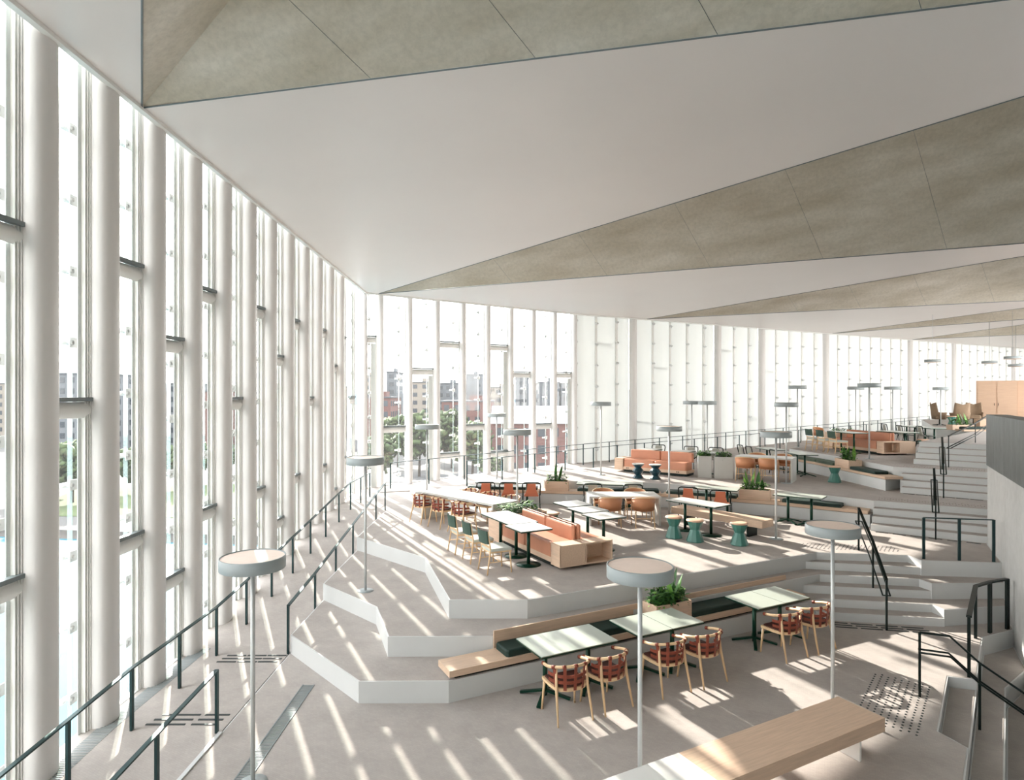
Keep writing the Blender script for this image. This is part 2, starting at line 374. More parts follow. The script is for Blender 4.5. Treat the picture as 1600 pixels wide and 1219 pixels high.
def walk_z(t):      # t metres along the back facade from the corner
    if t < 4: return A+.01+(1.04-A-.01)*max(t, 0)/4
    if t < L1: return 1.04+(.16)*(t-4)/(L1-4)
    return 1.2+(t-L1)*.0255
# parapet wall on the right
pw = thing('wall_parapet', 'pale concrete stair wall topped by a grey steel panel', 'wall', kind='structure')
pe = WE+wdir*14; th = Vector((.866, -.5))*.35
# joints 1.6 m apart so that each cast panel is its own piece
k = 0.
while k < 13.9:
    a, b = WE+wdir*(k+.004), WE+wdir*min(14, k+2.2-.004)
    MB().prism([tuple(a), tuple(b), tuple(b+th), tuple(a+th)], -1.6, 2.66).build('concrete_panel', 'concrete_pale', pw)
    MB().prism([tuple(a-th*.06), tuple(b-th*.06), tuple(b+th), tuple(a+th)], 2.66, 3.78).build('steel_panel', 'steel_panel', pw)
    k += 2.2
# ------------------------------------------------------------------ ceiling: white soffits with rising concrete folds
def on1(px):
    r = (px-CX)/F; t = (r*K0.y-K0.x)/(D1.x-D1.y*r); return K0+D1*t
def on2(px):
    r = (px-CX)/F; t = (r*K1.y-K1.x)/(D2.x-D2.y*r); return K1+D2*t
P = [Vector((WALLX, 8.647)), on1(591), on2(1010), on2(1300), on2(1425)]
UP = [Cc(222, 0), Cc(1600, 150), Cc(1600, 400), Cc(1600, 481), Cc(1600, 507)]
LO = [Cc(1540, 3), Cc(1600, 380), Cc(1600, 470), Cc(1600, 499), Cc(1600, 523)]
def inter(p, a, q, b):
    d1, d2 = a-p, b-q; den = d1.x*d2.y-d1.y*d2.x
    return p+d1*(((q.x-p.x)*d2.y-(q.y-p.y)*d2.x)/den)
Q = [P[0]+(UP[0]-P[0])*((-6-P[0].y)/(UP[0].y-P[0].y))]
for i in range(4): Q.append(inter(P[i], LO[i], P[i+1], UP[i+1]))
Q.append(P[4]+(LO[4]-P[4]).normalized()*22)
FAR = K1+D2*52
ce = thing('ceiling', 'folded ceiling of white soffits and raw concrete troughs', 'ceiling', kind='structure')
def soffit(pts):
    MB().prism([tuple(p) for p in pts], zceil, lambda x, y: zceil(x, y)+.25).build('soffit_panel', 'ceiling_white', ce)
soffit([Vector((WALLX, -6)), P[0], Q[0]])
soffit([P[0], K0, P[1], Q[1]]); soffit([P[1], K1, P[2], Q[2]]); soffit([P[2], P[3], Q[3]]); soffit([P[3], P[4], Q[4]]); soffit([P[4], FAR, Q[5]])
def z3(p, up=0): return (p.x, p.y, zceil(p.x, p.y)+up)
for i in range(5):
    mid = (Q[i]+Q[i+1])/2; L = (mid-P[i]).length
    R = P[i]+(mid-P[i])*1.0
    if i == 0: R = P[0]+Vector((.81, -.59))*13.5; L = 13.5
    rz_ = .26*L
    e = .012
    for tri in (((P[i]), Q[i], 0), ((P[i]), Q[i+1], 1)):
        p, q, sgn = tri
        a, b, c = Vector(z3(p, e)), Vector(z3(q, e)), Vector(z3(R, rz_))
        nn = (b-a).cross(c-a).normalized()
        if nn.z < 0: nn = -nn
        up = nn*.3
        MB().add([a, b, c, a+up, b+up, c+up], [(0, 1, 2), (5, 4, 3), (0, 3, 4, 1), (1, 4, 5, 2), (2, 5, 3, 0)]).build('concrete_facet', 'concrete', ce)
    MB().add([z3(Q[i]), z3(Q[i+1]), (R.x, R.y, zceil(R.x, R.y)+rz_+.4)], [(0, 1, 2)]).build('end_facet', 'concrete', ce)
    # formwork joints across the facets
    for q in (Q[i], Q[i+1]):
        a, b, c = Vector(z3(P[i], .012)), Vector(z3(q, .012)), Vector(z3(R, rz_))
        for f in (.22, .36, .5, .64, .78):
            MB().tube([a.lerp(b, f)-Vector((0, 0, .002)), a.lerp(c, f*.93)-Vector((0, 0, .002))], .0035, 4).build('formwork_joint', 'gasket', ce)
    # dark shadow gaps where concrete meets the soffit
    for q in (Q[i], Q[i+1]):
        a, b = Vector(z3(P[i], -.002)), Vector(z3(q, -.002)); 
        MB().tube([a, b], .012, 4).build('shadow_gap', 'gasket', ce)
# ceiling edge over the facades
tr = thing('trim_2', 'thin pale steel edge where the ceiling meets the glass', 'trim', kind='structure')
segs = [(Vector((WALLX, -6)), K0, Vector((1, 0))), (K0, K1, N1), (K1, FAR, N2)]
for a, b, nn in segs:
    q = [a+nn*.03, b+nn*.03, b-nn*.05, a-nn*.05]
    MB().prism([tuple(p) for p in q], lambda x, y: zceil(x, y)-.05, lambda x, y: zceil(x, y)+.8).build('edge_beam', 'white_paint', tr)
    q = [a+nn*.03, b+nn*.03, b-nn*.5, a-nn*.5]
    MB().prism([tuple(p) for p in q], lambda x, y: zceil(x, y)+.8, lambda x, y: zceil(x, y)+1.0).build('head_cap', 'white_paint', tr)
# closing walls out of view: core on the right, wall behind
wr = thing('wall_right', 'pale core wall closing the room on the right, far part glazed to add daylight', 'wall', kind='structure')
for i, (a, b) in enumerate(zip(Q[:-1], Q[1:])):
    u = (b-a).normalized(); nn = Vector((u.y, -u.x))
    if i >= 2:          # unseen glazing added to daylight the upper terraces: parapet, glass and slim posts
        MB().prism([tuple(a), tuple(b), tuple(b+nn*.3), tuple(a+nn*.3)], -1.6, 3.1).build('parapet', 'white_paint', wr)
        MB().prism([tuple(a+nn*.1), tuple(b+nn*.1), tuple(b+nn*.12), tuple(a+nn*.12)], 3.1, lambda x, y: zceil(x, y)).build('added_glazing', 'glass', wr)
        k = 0
        while k < (b-a).length:
            c = a+u*k; MB().box((c.x+nn.x*.1, c.y+nn.y*.1, 5.55), (.15, .15, 4.9)).build('post', 'white_paint', wr); k += 1.6
        continue
    MB().prism([tuple(a), tuple(b), tuple(b+nn*.3), tuple(a+nn*.3)], -1.6, lambda x, y: zceil(x, y)+.1).build('wall_panel', 'white_paint', wr)
e = (FAR-Q[5]).normalized(); nn = Vector((e.y, -e.x))
MB().prism([tuple(Q[5]), tuple(FAR), tuple(FAR+nn*.3), tuple(Q[5]+nn*.3)], -1.6, lambda x, y: zceil(x, y)+.1).build('wall_panel', 'white_paint', wr)
wbk = MB().prism([(-5.6, -6.0), (Q[0].x+.3, -6.0), (Q[0].x+.3, -6.3), (-5.6, -6.3)], -1.6, 9.2).build('wall_back', 'white_paint')
tag(wbk, 'plain white wall behind the viewpoint', 'wall', kind='structure')

# ------------------------------------------------------------------ glass facades, one window per bay
def column_mesh(w, pr, h):
    m = MB(); n = 10; prof = [(-w/2, -.12)]+[(-w/2*math.cos(PI*i/n), pr*math.sin(PI*i/n)**.8) for i in range(n+1)]+[(w/2, -.12)]
    k = len(prof); P_ = [(u, v, z) for z in (0, h) for u, v in prof]
    m.add(P_, [(i, i+1, k+i+1, k+i) for i in range(k-1)], True)
    m.add([P_[0], P_[k-1], P_[2*k-1], P_[k]], [(0, 1, 2, 3)])
    return m.mesh('column', 'column_white')
HC = 10.0
COLM = column_mesh(.41, .14, HC); COLB = column_mesh(.24, .16, HC); COLF = column_mesh(.32, .16, HC)
br = MB(); br.box((0, 0, 0), (.13, .012, .13)); br.tube([(-.03, .02, .0), (-.03, -.1, .0)], .028, 8); br.tube([(.02, -.07, 0), (-.14, -.07, 0)], .034, 10)
BRM = br.mesh('bracket', 'bracket')
GL = {}
def facade_bay(idx, origin, u, nn, z0, width, transoms, kind, label, strip=False, brackets=True, col=True, slim=False):
    """origin: column centre at plane of the column front; local x runs along the wall, local y into the room"""
    rz = math.atan2(u.y, u.x)
    mirror = 1 if (Vector((-u.y, u.x))-nn).length < .1 else -1
    base = origin - nn*.16
    t = thing('window_%d' % idx, label, 'window', (base.x, base.y, 0), rz, kind='structure')
    g = mirror
    if col: link('column', COLB if slim else (COLM if kind == 'clear' else COLF), t, (0, 0, -.6), 0 if g == 1 else PI)
    hw = .12 if slim else (.205 if kind == 'clear' else .16)
    zt = 9.3
    a, b = -width+hw, -hw                 # glass runs before the column (towards local -x)
    if kind == 'clear':
        MB().box(((a+b)/2, -.10*g, (zt+z0-.7)/2), (b-a, .02, zt-z0+.7)).build('pane', 'glass', t)
        fr = MB()
        for k in range(1 if slim else 3): fr.box((b-.012-.03*k, (-.06-.012*k)*g, (zt+z0-.7)/2), (.012, .05, zt-z0+.7))
        fr.box((a+.008, -.09*g, (zt+z0-.7)/2), (.016, .06, zt-z0+.7)); fr.box(((a+b)/2, -.09*g, z0-.02), (b-a, .08, .06))
        fr.build('frame', 'gasket' if False else 'white_paint', t)
        MB().box((b-.22, -.15*g, (zt+z0-.7)/2), (.012, .06, zt-z0+.7)).build('glass_fin', 'glass_edge', t)
        if not slim: MB().box((b-.07, -.115*g, (zt+z0-.7)/2), (.13, .01, zt-z0+.7)).build('translucent_strip', 'frosted', t)
        for z in transoms:
            tr_ = MB().box(((a+b)/2, -.05*g, z), (b-a, .08, .05)).build('transom', 'gasket', t)
            q = MB(); n = 6; pr_ = [(.05*math.sin(PI*i/n)*g-.08*g, z-.03-.2*i/n) for i in range(n+1)]
            q.add([(x, y, zz) for x in (a, b) for y, zz in pr_], [(i, i+1, n+2+i, n+1+i) for i in range(n)], True)
            q.build('transom_panel', 'white_paint', tr_)
        if strip:
            zz = max(transoms)-.25
            MB().box((b-.09, -.085*g, (zz+z0)/2), (.18, .008, zz-z0)).build('frosted_strip', 'frosted', t)
        if brackets:
            z = z0+.35+.2*(idx % 3)
            while z < 7.9:
                bo = link('bracket', BRM, t, (b-.22, -.11*g, z))
                if g == -1: bo.rotation_euler = (PI, 0, 0)
                z += .87
    else:
        q = MB(); n = 8
        prf = [(a-.0+(b-a+2*hw if not col else b-a)*i/n, (.24*math.sin(PI*i/n)-.14)*g) for i in range(n+1)]
        q.add([(x, y, zz) for zz in (z0-.4, zt) for x, y in prf], [(i, i+1, n+2+i, n+1+i) for i in range(n)], True)
        q.build('translucent_panel', 'frosted', t)
        fr = MB(); fr.box((a+.02 if col else a-.03, -.08*g, (zt+z0-.4)/2), (.10, .07, zt-z0+.4)); fr.build('mullion', 'white_paint', t)
        for z in transoms: MB().box(((a+b)/2, -.16*g, z), (b-a, .05, .1)).build('transom', 'white_paint', t)
        if brackets:
            z = z0+.5+.1*(idx % 2)
            while z < 7.7:
                link('bracket', BRM, t, (a+.02 if col else a-.03, -.01*g, z)); z += .95
    return t
ORD = ['first', 'second', 'third', 'fourth', 'fifth', 'sixth', 'seventh', 'eighth', 'ninth', 'tenth', 'eleventh', 'twelfth', 'thirteenth', 'fourteenth', 'fifteenth', 'sixteenth', 'seventeenth', 'eighteenth', 'nineteenth', 'twentieth',
       'twenty-first', 'twenty-second', 'twenty-third', 'twenty-fourth', 'twenty-fifth', 'twenty-sixth', 'twenty-seventh', 'twenty-eighth', 'twenty-ninth', 'thirtieth', 'thirty-first', 'thirty-second', 'thirty-third', 'thirty-fourth', 'thirty-fifth', 'thirty-sixth', 'thirty-seventh', 'thirty-eighth', 'thirty-ninth', 'fortieth', 'forty-first', 'forty-second', 'forty-third', 'forty-fourth']
wi = 1
nleft = 0
Ys = [8.10+1.105*i for i in range(-12, 13)]
for Yc in Ys:
    i = round((Yc-8.10)/1.105)
    j = i % 4
    trs = [(4.15,), (6.05, 2.25), (5.1, 1.4), (6.05, 2.25)][j]
    seen = Yc > 6.9
    if seen: lab = 'tall clear window with rounded white column, %s bay of the left facade counting from the front' % ORD[nleft]; nleft += 1
    else: lab = 'tall clear window of the left facade beside the viewpoint, out of the picture'
    facade_bay(wi, Vector((WALLX, Yc)), Vector((0, 1)), Vector((1, 0)), min(ramp_z(Yc), ramp_z(Yc-1.1)), 1.105, trs, 'clear', lab if Yc < 20 else 'tall clear window without a column in the last bay of the left facade', col=Yc < 20); wi += 1
# corner post
cp = MB().lathe([(.17, 0), (.17, HC)], 20, (K0.x-.14, K0.y+.1, -.6)).build('corner_column', 'column_white')
tag(cp, 'round white column at the corner of the two facades', 'column', kind='structure')
tr1 = [(6.3,), (3.08,), (5.2,), (6.25, 2.0), (3.05,), (6.25, 1.95), (5.17,), (3.0,), (5.2,)]
for k in range(9):
    t = .59+1.145*k
    o = K0+D1*t
    facade_bay(wi, o, D1, N1, walk_z(t), 1.145 if k else .59, tr1[k], 'clear', 'tall clear window with city view, %s bay of the back facade from the corner' % ORD[k], strip=k in (0, 2, 5, 8), slim=True); wi += 1
opq = {2, 7, 10, 15, 23, 28, 36}
nb = 44
for k in range(nb):
    t = .95+1.14*k; o = K1+D2*t
    tz = [(), (6.6,), (), (3.0,), (5.6,), (), (2.6,)][k % 7]
    c = k in opq
    facade_bay(wi, o, D2, N2, walk_z(L1+t), 1.14, tz, 'frosted', 'translucent white window panel%s, %s bay of the frosted back facade from the left' % (' beside a white column' if c else '', ORD[k]), col=c); wi += 1
# ------------------------------------------------------------------ furniture kinds
def arc(cx, cy, rx, ry, a0, a1, n, z, z1=None):
    return [(cx+rx*math.cos(a0+(a1-a0)*i/n), cy+ry*math.sin(a0+(a1-a0)*i/n), z if z1 is None else z+(z1-z)*i/n) for i in range(n+1)]
def seat_poly(w, f, b, n=8):
    """rounded seat outline, straight front"""
    return [(w/2, f), (-w/2, f)]+[(w/2*math.cos(PI+PI*i/n), (b)*abs(math.sin(PI*i/n))**.7*-1 if 0 < i < n else 0) for i in range(n+1)]
def make_woven():
    t = thing('woven_armchair', '', 'chair')
    ou = seat_poly(.50, .23, .24)
    MB().prism(ou, .405, .445).build('seat_frame', 'ash', t)
    MB().prism(inset(ou, .03), .44, .47).build('seat', 'seat_brown', t)
    for sx in (-1, 1):
        MB().tube([(sx*.225, .20, .41), (sx*.245, .24, 0)], [.02, .013], 8).build('leg', 'ash', t)
        MB().tube([(sx*.215, -.14, .70), (sx*.225, -.17, .42), (sx*.25, -.27, 0)], [.015, .02, .012], 8).build('leg', 'ash', t)
    rail = [(-.27, .13, .66)]+[(.29*math.cos(PI+PI*i/12), -.02-.25*math.sin(PI*i/12), .69+.05*math.sin(PI*i/12)) for i in range(13)]+[(.27, .13, .66)]
    r = MB().tube(rail, .021, 8).build('top_rail', 'ash', t)
    for k in (0, 3, 5, 7, 9, 11, 14):
        a = Vector(rail[k]); b = Vector(rail[min(k+1, 14)]); c = Vector(rail[max(k-1, 0)]); d = (b-c).normalized()*.025
        MB().tube([a-d, a+d], .026, 8).build('leather_wrap', 'strap', r)
    def ring(z, k): return [(.27*k*math.cos(PI+PI*i/12), -.01-.245*k*math.sin(PI*i/12), z) for i in range(13)]
    for z, k in ((.60, .99), (.52, .96)):
        MB().strip(ring(z, k), .042, .006).build('strap', 'strap', t)
    for i in (2, 4, 6, 8, 10):
        a = PI+PI*i/12
        pts = [(.26*k*math.cos(a), -.01-.245*k*math.sin(PI*i/12), z) for z, k in ((.42, .97), (.52, 1.0), (.60, 1.04), (.72, 1.08))]
        MB().strip(pts, .042, .006, (math.sin(a), -math.cos(a), 0)).build('strap', 'strap', t)
    return t
def make_tub():
    t = thing('tub_armchair', '', 'chair')
    ou = seat_poly(.50, .24, .24)
    MB().prism(ou, .42, .465).build('seat', 'tan_shell', t)
    n = 14; m = MB(); P_ = []
    for i in range(n+1):
        a = PI*i/n; x, y = -.275*math.cos(a), -.01-.26*math.sin(a); h = .66+.10*math.sin(a)**.5 if 0 < i < n else .62
        for k, z in ((1, .44), (1.03, (h+.44)/2), (1.07, h), (1.0, h), (.97, .46)): P_.append((x*k, y*k, z))
    fs = [(i*5+j, i*5+5+j, i*5+5+(j+1) % 5, i*5+(j+1) % 5) for i in range(n) for j in range(5)]+[(0, 1, 2, 3, 4), tuple(n*5+j for j in (4, 3, 2, 1, 0))]
    m.add(P_, fs, True).build('back_shell', 'tan_shell', t)
    top = [(-.29*math.cos(PI*i/n), -.01-.275*math.sin(PI*i/n), .66+.105*math.sin(PI*i/n)**.5 if 0 < i < n else .625) for i in range(n+1)]
    MB().tube(top, .014, 6).build('top_rail', 'ash', t)
    for sx in (-1, 1):
        MB().tube([(sx*.285, .02, .60), (sx*.255, .2, .43), (sx*.25, .22, 0)], [.013, .017, .012], 8).build('leg', 'ash', t)
        MB().tube([(sx*.22, -.19, .44), (sx*.235, -.25, 0)], [.018, .012], 8).build('leg', 'ash', t)
        MB().tube([(sx*.25, .2, .2), (sx*.23, -.21, .2)], .009, 6).build('stretcher', 'ash', t)
    MB().tube([(-.23, -.21, .24), (.23, -.21, .24)], .009, 6).build('stretcher', 'ash', t)
    return t
def make_wood():
    t = thing('dining_chair', '', 'chair')
    MB().rbox((0, .01, .445), (.46, .44, .05), .02).build('seat', 'seat_pale', t)
    MB().box((0, .01, .405), (.44, .42, .035)).build('seat_frame', 'ash', t)
    n = 8; m = MB(); P_ = []
    for i in range(n+1):
        x = -.22+.44*i/n; y = -.235-.05*math.sin(PI*i/n)
        for k, z in ((0, .56), (-.03, .80), (-.055, .80), (-.025, .56)): P_.append((x, y+k, z))
    m.add(P_, [(i*4+j, i*4+4+j, i*4+4+(j+1) % 4, i*4+(j+1) % 4) for i in range(n) for j in range(4)]+[(0, 1, 2, 3), tuple(n*4+j for j in (3, 2, 1, 0))], False).build('backrest', 'green_fabric', t)
    for sx in (-1, 1):
        MB().tube([(sx*.205, .19, .42), (sx*.22, .22, 0)], [.018, .013], 8).build('leg', 'ash', t)
        MB().tube([(sx*.21, -.255, .79), (sx*.205, -.2, .44), (sx*.22, -.27, 0)], [.012, .018, .013], 8).build('leg', 'ash', t)
        MB().tube([(sx*.213, .2, .22), (sx*.212, -.22, .22)], .009, 6).build('stretcher', 'ash', t)
    MB().tube([(-.21, 0, .22), (.21, 0, .22)], .009, 6).build('stretcher', 'ash', t)
    MB().box((0, -.215, .5), (.4, .02, .04)).build('back_slat', 'ash', t)
    return t
def make_tubular(shell):
    def mk():
        t = thing('metal_chair', '', 'chair')
        for sx in (-1, 1):
            MB().tube([(sx*.24, .2, .44), (sx*.26, .24, 0)], .013, 6).build('leg', 'black_metal', t)
            MB().tube([(sx*.23, -.2, .5), (sx*.235, -.2, .4), (sx*.25, -.28, 0)], .013, 6).build('leg', 'black_metal', t)
        path = [(-.25, .2, .44), (-.25, -.1, .46), (-.24, -.22, .54), (-.255, -.26, .74)]+[(-.17-.085*math.cos(i*PI/6), -.27, .77+.06*math.sin(i*PI/6)) for i in range(1, 4)]
        path = path+[(-p[0], p[1], p[2]) for p in reversed(path)]
        MB().tube(path, .018, 6).build('back_frame', 'black_metal', t)
        MB().rbox((0, .02, .445), (.40, .40, .03), .015).build('seat', shell, t)
        m = MB(); P_ = []
        for z, y, w in ((.45, -.17, .21), (.52, -.225, .17), (.64, -.24, .13), (.80, -.262, .12)):
            P_ += [(-w, y, z), (w, y, z), (w, y-.012, z), (-w, y-.012, z)]
        m.add(P_, [(i*4+j, i*4+(j+1) % 4, i*4+4+(j+1) % 4, i*4+4+j) for i in range(3) for j in range(4)]+[(3, 2, 1, 0), (12, 13, 14, 15)]).build('backrest', shell, t)
        return t
    return mk
def make_wing():
    t = thing('wing_armchair', '', 'chair')
    MB().rbox((0, .05, .42), (.62, .6, .16), .05).build('seat', 'wing_fabric', t)
    n = 16; m = MB(); P_ = []
    for i in range(n+1):
        a = PI*(-.12+1.24*i/n); x, y = -.40*math.cos(a), .02-.36*math.sin(a)
        s_ = abs(math.cos(a)); h = 1.08 if s_ < .78 else .66
        h = 1.02+.10*min(1, s_/.7) if s_ < .8 else .64
        fl_ = 1.16 if s_ < .8 else 1.06
        for k, z in ((.9, .30), (1.0, .52), (fl_, h), (fl_-.1, h), (.84, .5), (.78, .36)): P_.append((x*k, y*k, z))
    m.add(P_, [(i*6+j, i*6+6+j, i*6+6+(j+1) % 6, i*6+(j+1) % 6) for i in range(n) for j in range(6)]+[tuple(range(6)), tuple(n*6+j for j in range(5, -1, -1))], True).build('wing_shell', 'wing_fabric', t)
    MB().tube([(0, 0, .36), (0, 0, .03)], .03, 8).build('stem', 'black_metal', t)
    for k in range(4):
        a = PI/4+k*PI/2; MB().tube([(0, 0, .06), (.3*math.cos(a), .3*math.sin(a), .015)], [.022, .014], 6).build('foot', 'black_metal', t)
    return t
def make_hourglass():
    t = thing('hourglass_stool', '', 'stool')
    MB().lathe([(.19, 0), (.195, .02), (.105, .27), (.18, .46)], 10, smooth=False).build('body', 'teal', t)
    MB().lathe([(.185, .458), (.195, .47), (.185, .49), (.12, .495)], 20).build('seat', 'stool_top', t); return t
def make_zigzag():
    t = thing('zigzag_stool', '', 'stool')
    MB().lathe([(.17, 0), (.18, .02), (.10, .12), (.18, .23), (.18, .25), (.10, .35), (.19, .45)], 12, smooth=False).build('body', 'navy', t)
    MB().lathe([(.185, .45), (.2, .455), (.19, .475)], 20).build('seat', 'white_top', t); return t
def make_table(L, Wd, legs, star, top='sage_top', edge='green_metal'):
    def mk():
        t = thing('cafe_table', '', 'table')
        MB().box((0, 0, .729), (L-.008, Wd-.008, .012)).build('tabletop', top, t)
        MB().box((0, 0, .713), (L, Wd, .02)).build('edge_frame', edge, t)
        for x in legs:
            p = MB().tube([(x, 0, .70), (x, 0, .03)], .034, 10).build('pedestal', 'green_metal', t)
            MB().box((x, 0, .698), (.3, .3, .012)).build('mounting_plate', 'green_metal', p)
            if star:
                for k in range(4):
                    a = PI/4+k*PI/2
                    MB().tube([(x, 0, .10), (x+.36*math.cos(a), .36*math.sin(a), .02)], 1, flat=(.05, .03)).build('foot', 'green_metal', p)
            else:
                MB().lathe([(.24, 0), (.24, .012), (.05, .03)], 28, (x, 0, 0)).build('round_base', 'green_metal', p)
        return t
    return mk
def make_lamp():
    t = thing('disc_floor_lamp', '', 'lamp')
    MB().lathe([(.15, 0), (.15, .008), (.02, .014)], 24).build('base', 'lamp_grey', t)
    MB().tube([(0, 0, .01), (0, 0, 2.34)], .024, 12).build('pole', 'lamp_pole', t)
    MB().lathe([(.05, 2.325), (.335, 2.325), (.34, 2.33), (.34, 2.455), (.33, 2.46), (.325, 2.445)], 48).build('shade', 'lamp_grey', t)
    MB().lathe([(.325, 2.435), (.325, 2.449)], 48).build('diffuser', 'lamp_top', t)
    return t
def leaf(m, p, d, L, w, bend=.3):
    d = Vector(d).normalized(); sd_ = d.cross(Vector((0, 0, 1)))
    if sd_.length < .1: sd_ = Vector((1, 0, 0))
    sd_.normalize(); q = [Vector(p)+d*L*k-Vector((0, 0, bend*L*k*k)) for k in (0, .35, .7, 1)]; ww = (.15, 1, .75, .02)
    P_ = []
    for a, k in zip(q, ww): P_ += [a-sd_*w*k/2, a+sd_*w*k/2]
    m.add(P_, [(0, 1, 3, 2), (2, 3, 5, 4), (4, 5, 7, 6)], True)
def foliage(n, lx, ly, h, seed, L=(.08, .16), w=.05, up=.5):
    r = random.Random(seed); m = MB()
    for _ in range(n):
        x, y, z = r.uniform(-lx/2, lx/2), r.uniform(-ly/2, ly/2), r.uniform(0, h)
        a = r.uniform(0, 2*PI); leaf(m, (x, y, z), (math.cos(a), math.sin(a), r.uniform(up-.6, up+.5)), r.uniform(*L), w*r.uniform(.7, 1.3), .35)
    return m
def planter(name, label, loc, rz, L, Wd, H, matl, seed, tall=0, n=260, h=.16, cat='planter', Lf=(.08, .16)):
    t = thing(name, label, cat, loc, rz, 'planters with greenery')
    th = .025
    bx = MB()
    bx.box((0, Wd/2-th/2, H/2), (L, th, H)); bx.box((0, -Wd/2+th/2, H/2), (L, th, H)); bx.box((L/2-th/2, 0, H/2), (th, Wd-2*th, H)); bx.box((-L/2+th/2, 0, H/2), (th, Wd-2*th, H)); bx.box((0, 0, .01), (L-2*th, Wd-2*th, .02))
    bx.build('box', matl, t)
    MB().box((0, 0, H*.85), (L-2*th-.002, Wd-2*th-.002, .02)).build('soil', 'soil', t)
    f = foliage(n, L*.82, Wd*.7, h, seed, L=Lf).build('foliage', 'leaf', t, (0, 0, H*.88)); f['kind'] = 'stuff'
    f2 = foliage(n//3, L*.85, Wd*.75, h*1.15, seed+50, L=Lf).build('foliage', 'leaf_light', t, (0, 0, H*.88)); f2['kind'] = 'stuff'
    r = random.Random(seed+9)
    for k in range(tall):
        m = MB(); a = r.uniform(0, 2*PI); x, y = r.uniform(-L*.35, L*.35), r.uniform(-Wd*.25, Wd*.25)
        leaf(m, (x, y, H*.85), (math.cos(a)*.35, math.sin(a)*.35, 1), r.uniform(.34, .66), r.uniform(.07, .12), .12)
        m.build('leaf', 'leaf' if k % 2 else 'leaf_light', t)
    return t
woven, tub, wood, tubO, tubG = Kind(make_woven), Kind(make_tub), Kind(make_wood), Kind(make_tubular('orange_shell')), Kind(make_tubular('grey_shell'))
wing, hour, zig, lampK = Kind(make_wing), Kind(make_hourglass), Kind(make_zigzag), Kind(make_lamp)
sq_star, sq_round = Kind(make_table(.62, .73, (0,), True)), Kind(make_table(.68, .68, (0,), False, 'white_top'))
dbl_star = Kind(make_table(1.25, .73, (-.36, .36), True)); dbl_round = Kind(make_table(1.36, .66, (-.36, .36), False, 'white_top'))
long_star = Kind(make_table(1.9, .62, (-.55, .55), True)); mid_star = Kind(make_table(1.15, .62, (-.28, .28), True))
far_dbl = Kind(make_table(1.4, .66, (-.36, .36), False))
BD = Vector((.888, .46)).normalized(); BN = Vector((-BD.y, BD.x))          # run of the front bench, and away from the viewer
BRZ = math.atan2(BD.y, BD.x)
# ------------------------------------------------------------------ front row on the lowest floor
FL = Vector((-.86, 8.557))                                                # left end of the first tier's front edge
def fb(s, d): return FL+BD*s+BN*d
bench = thing('fixed_bench', 'long pale wood bench on the lowest tier behind the front tables', 'bench', kind=None)
bench.location = (FL.x, FL.y, 0); bench.rotation_euler = (0, 0, BRZ)
MB().box((3.6, .195, T1+.09), (7.2, .43, .09)).build('seat_plank', 'wood', bench)
MB().box((3.6, .21, T1+.023), (7.0, .34, .046)).build('plinth', 'black_metal', bench)
MB().box((4.04, .4245, T1+.2), (6.32, .025, .38)).build('back_panel', 'wood', bench)
def cushion(s0, s1, label, f=fb, d0=.02, d1=.40, z=T1+.135, th=.1, m='cushion_green'):
    c = (f(s0, d0)+f(s1, d1))/2
    o = MB().rbox((0, 0, th/2), (s1-s0, d1-d0, th), .025).build('seat_cushion', m, None, (c.x, c.y, z), BRZ)
    tag(o, label, 'cushion', 'bench cushions'); return o
cushion(.9, 3.62, 'dark green seat cushion on the front bench, left of the planter')
cushion(4.42, 6.4, 'dark green seat cushion on the front bench, right of the planter')
pc = fb(4.02, .2)
planter('wooden_planter', 'pale wood planter box with leafy plants on the front bench', (pc.x, pc.y, T1+.135), BRZ, .76, .36, .30, 'wood', 3, tall=14, n=420, h=.2)
f_in = facing(BN.x, BN.y)
for i, (x, y, lab) in enumerate([(.68, 8.34, 'woven leather armchair at the left table of the front row, nearest the lamp left side'), (1.24, 8.62, 'second woven leather armchair from the left in the front row'),
                            (2.16, 9.08, 'third woven leather armchair of the front row, just right of the lamp pole'), (2.77, 9.37, 'fourth woven leather armchair from the left in the front row'),
                            (4.36, 10.24, 'fifth woven leather armchair from the left in the front row'), (4.98, 10.56, 'rightmost woven leather armchair of the front row beside the stairs')]):
    if i == 0: lab = 'leftmost woven leather armchair of the front row, nearest the viewer'
    x -= BN.x*.08; y -= BN.y*.08
    woven.put((x, y, 0), f_in+[-.1, .12, -.04, .08, 0, .1][i], lab, 'woven chairs of the front row')
dbl_star.put((.78, 8.91, 0), BRZ, 'wide sage-topped green table at the left end of the front bench', 'front row tables')
for (x, y), nm in (((2.22, 9.64), 'middle'), ((4.39, 10.79), 'right')):
    for s, sd_ in ((-.3125, 'left'), (.3125, 'right')):
        sq_star.put((x+BD.x*s, y+BD.y*s, 0), BRZ, '%s sage-topped green table of the %s pair along the front bench' % (sd_, nm), 'front row tables')
# foreground bench
FD = Vector((2.3, 1.23)).normalized(); FRZ = math.atan2(FD.y, FD.x)
fc = Vector((4.20, 7.555))
fbn = thing('slab_bench', 'thick pale wood slab bench in the bottom right foreground', 'bench', (fc.x, fc.y, 0), FRZ)
MB().box((-1.31, 0, .37), (2.62, .59, .16)).build('wood_slab', 'wood', fbn)
MB().box((-3.35, 0, .37), (1.455, .592, .162)).build('white_end_slab', 'white_paint', fbn)
for x in (-.35, -2.4, -3.9): MB().box((x, 0, .145), (.03, .45, .29)).build('support_panel', 'white_paint', fbn)
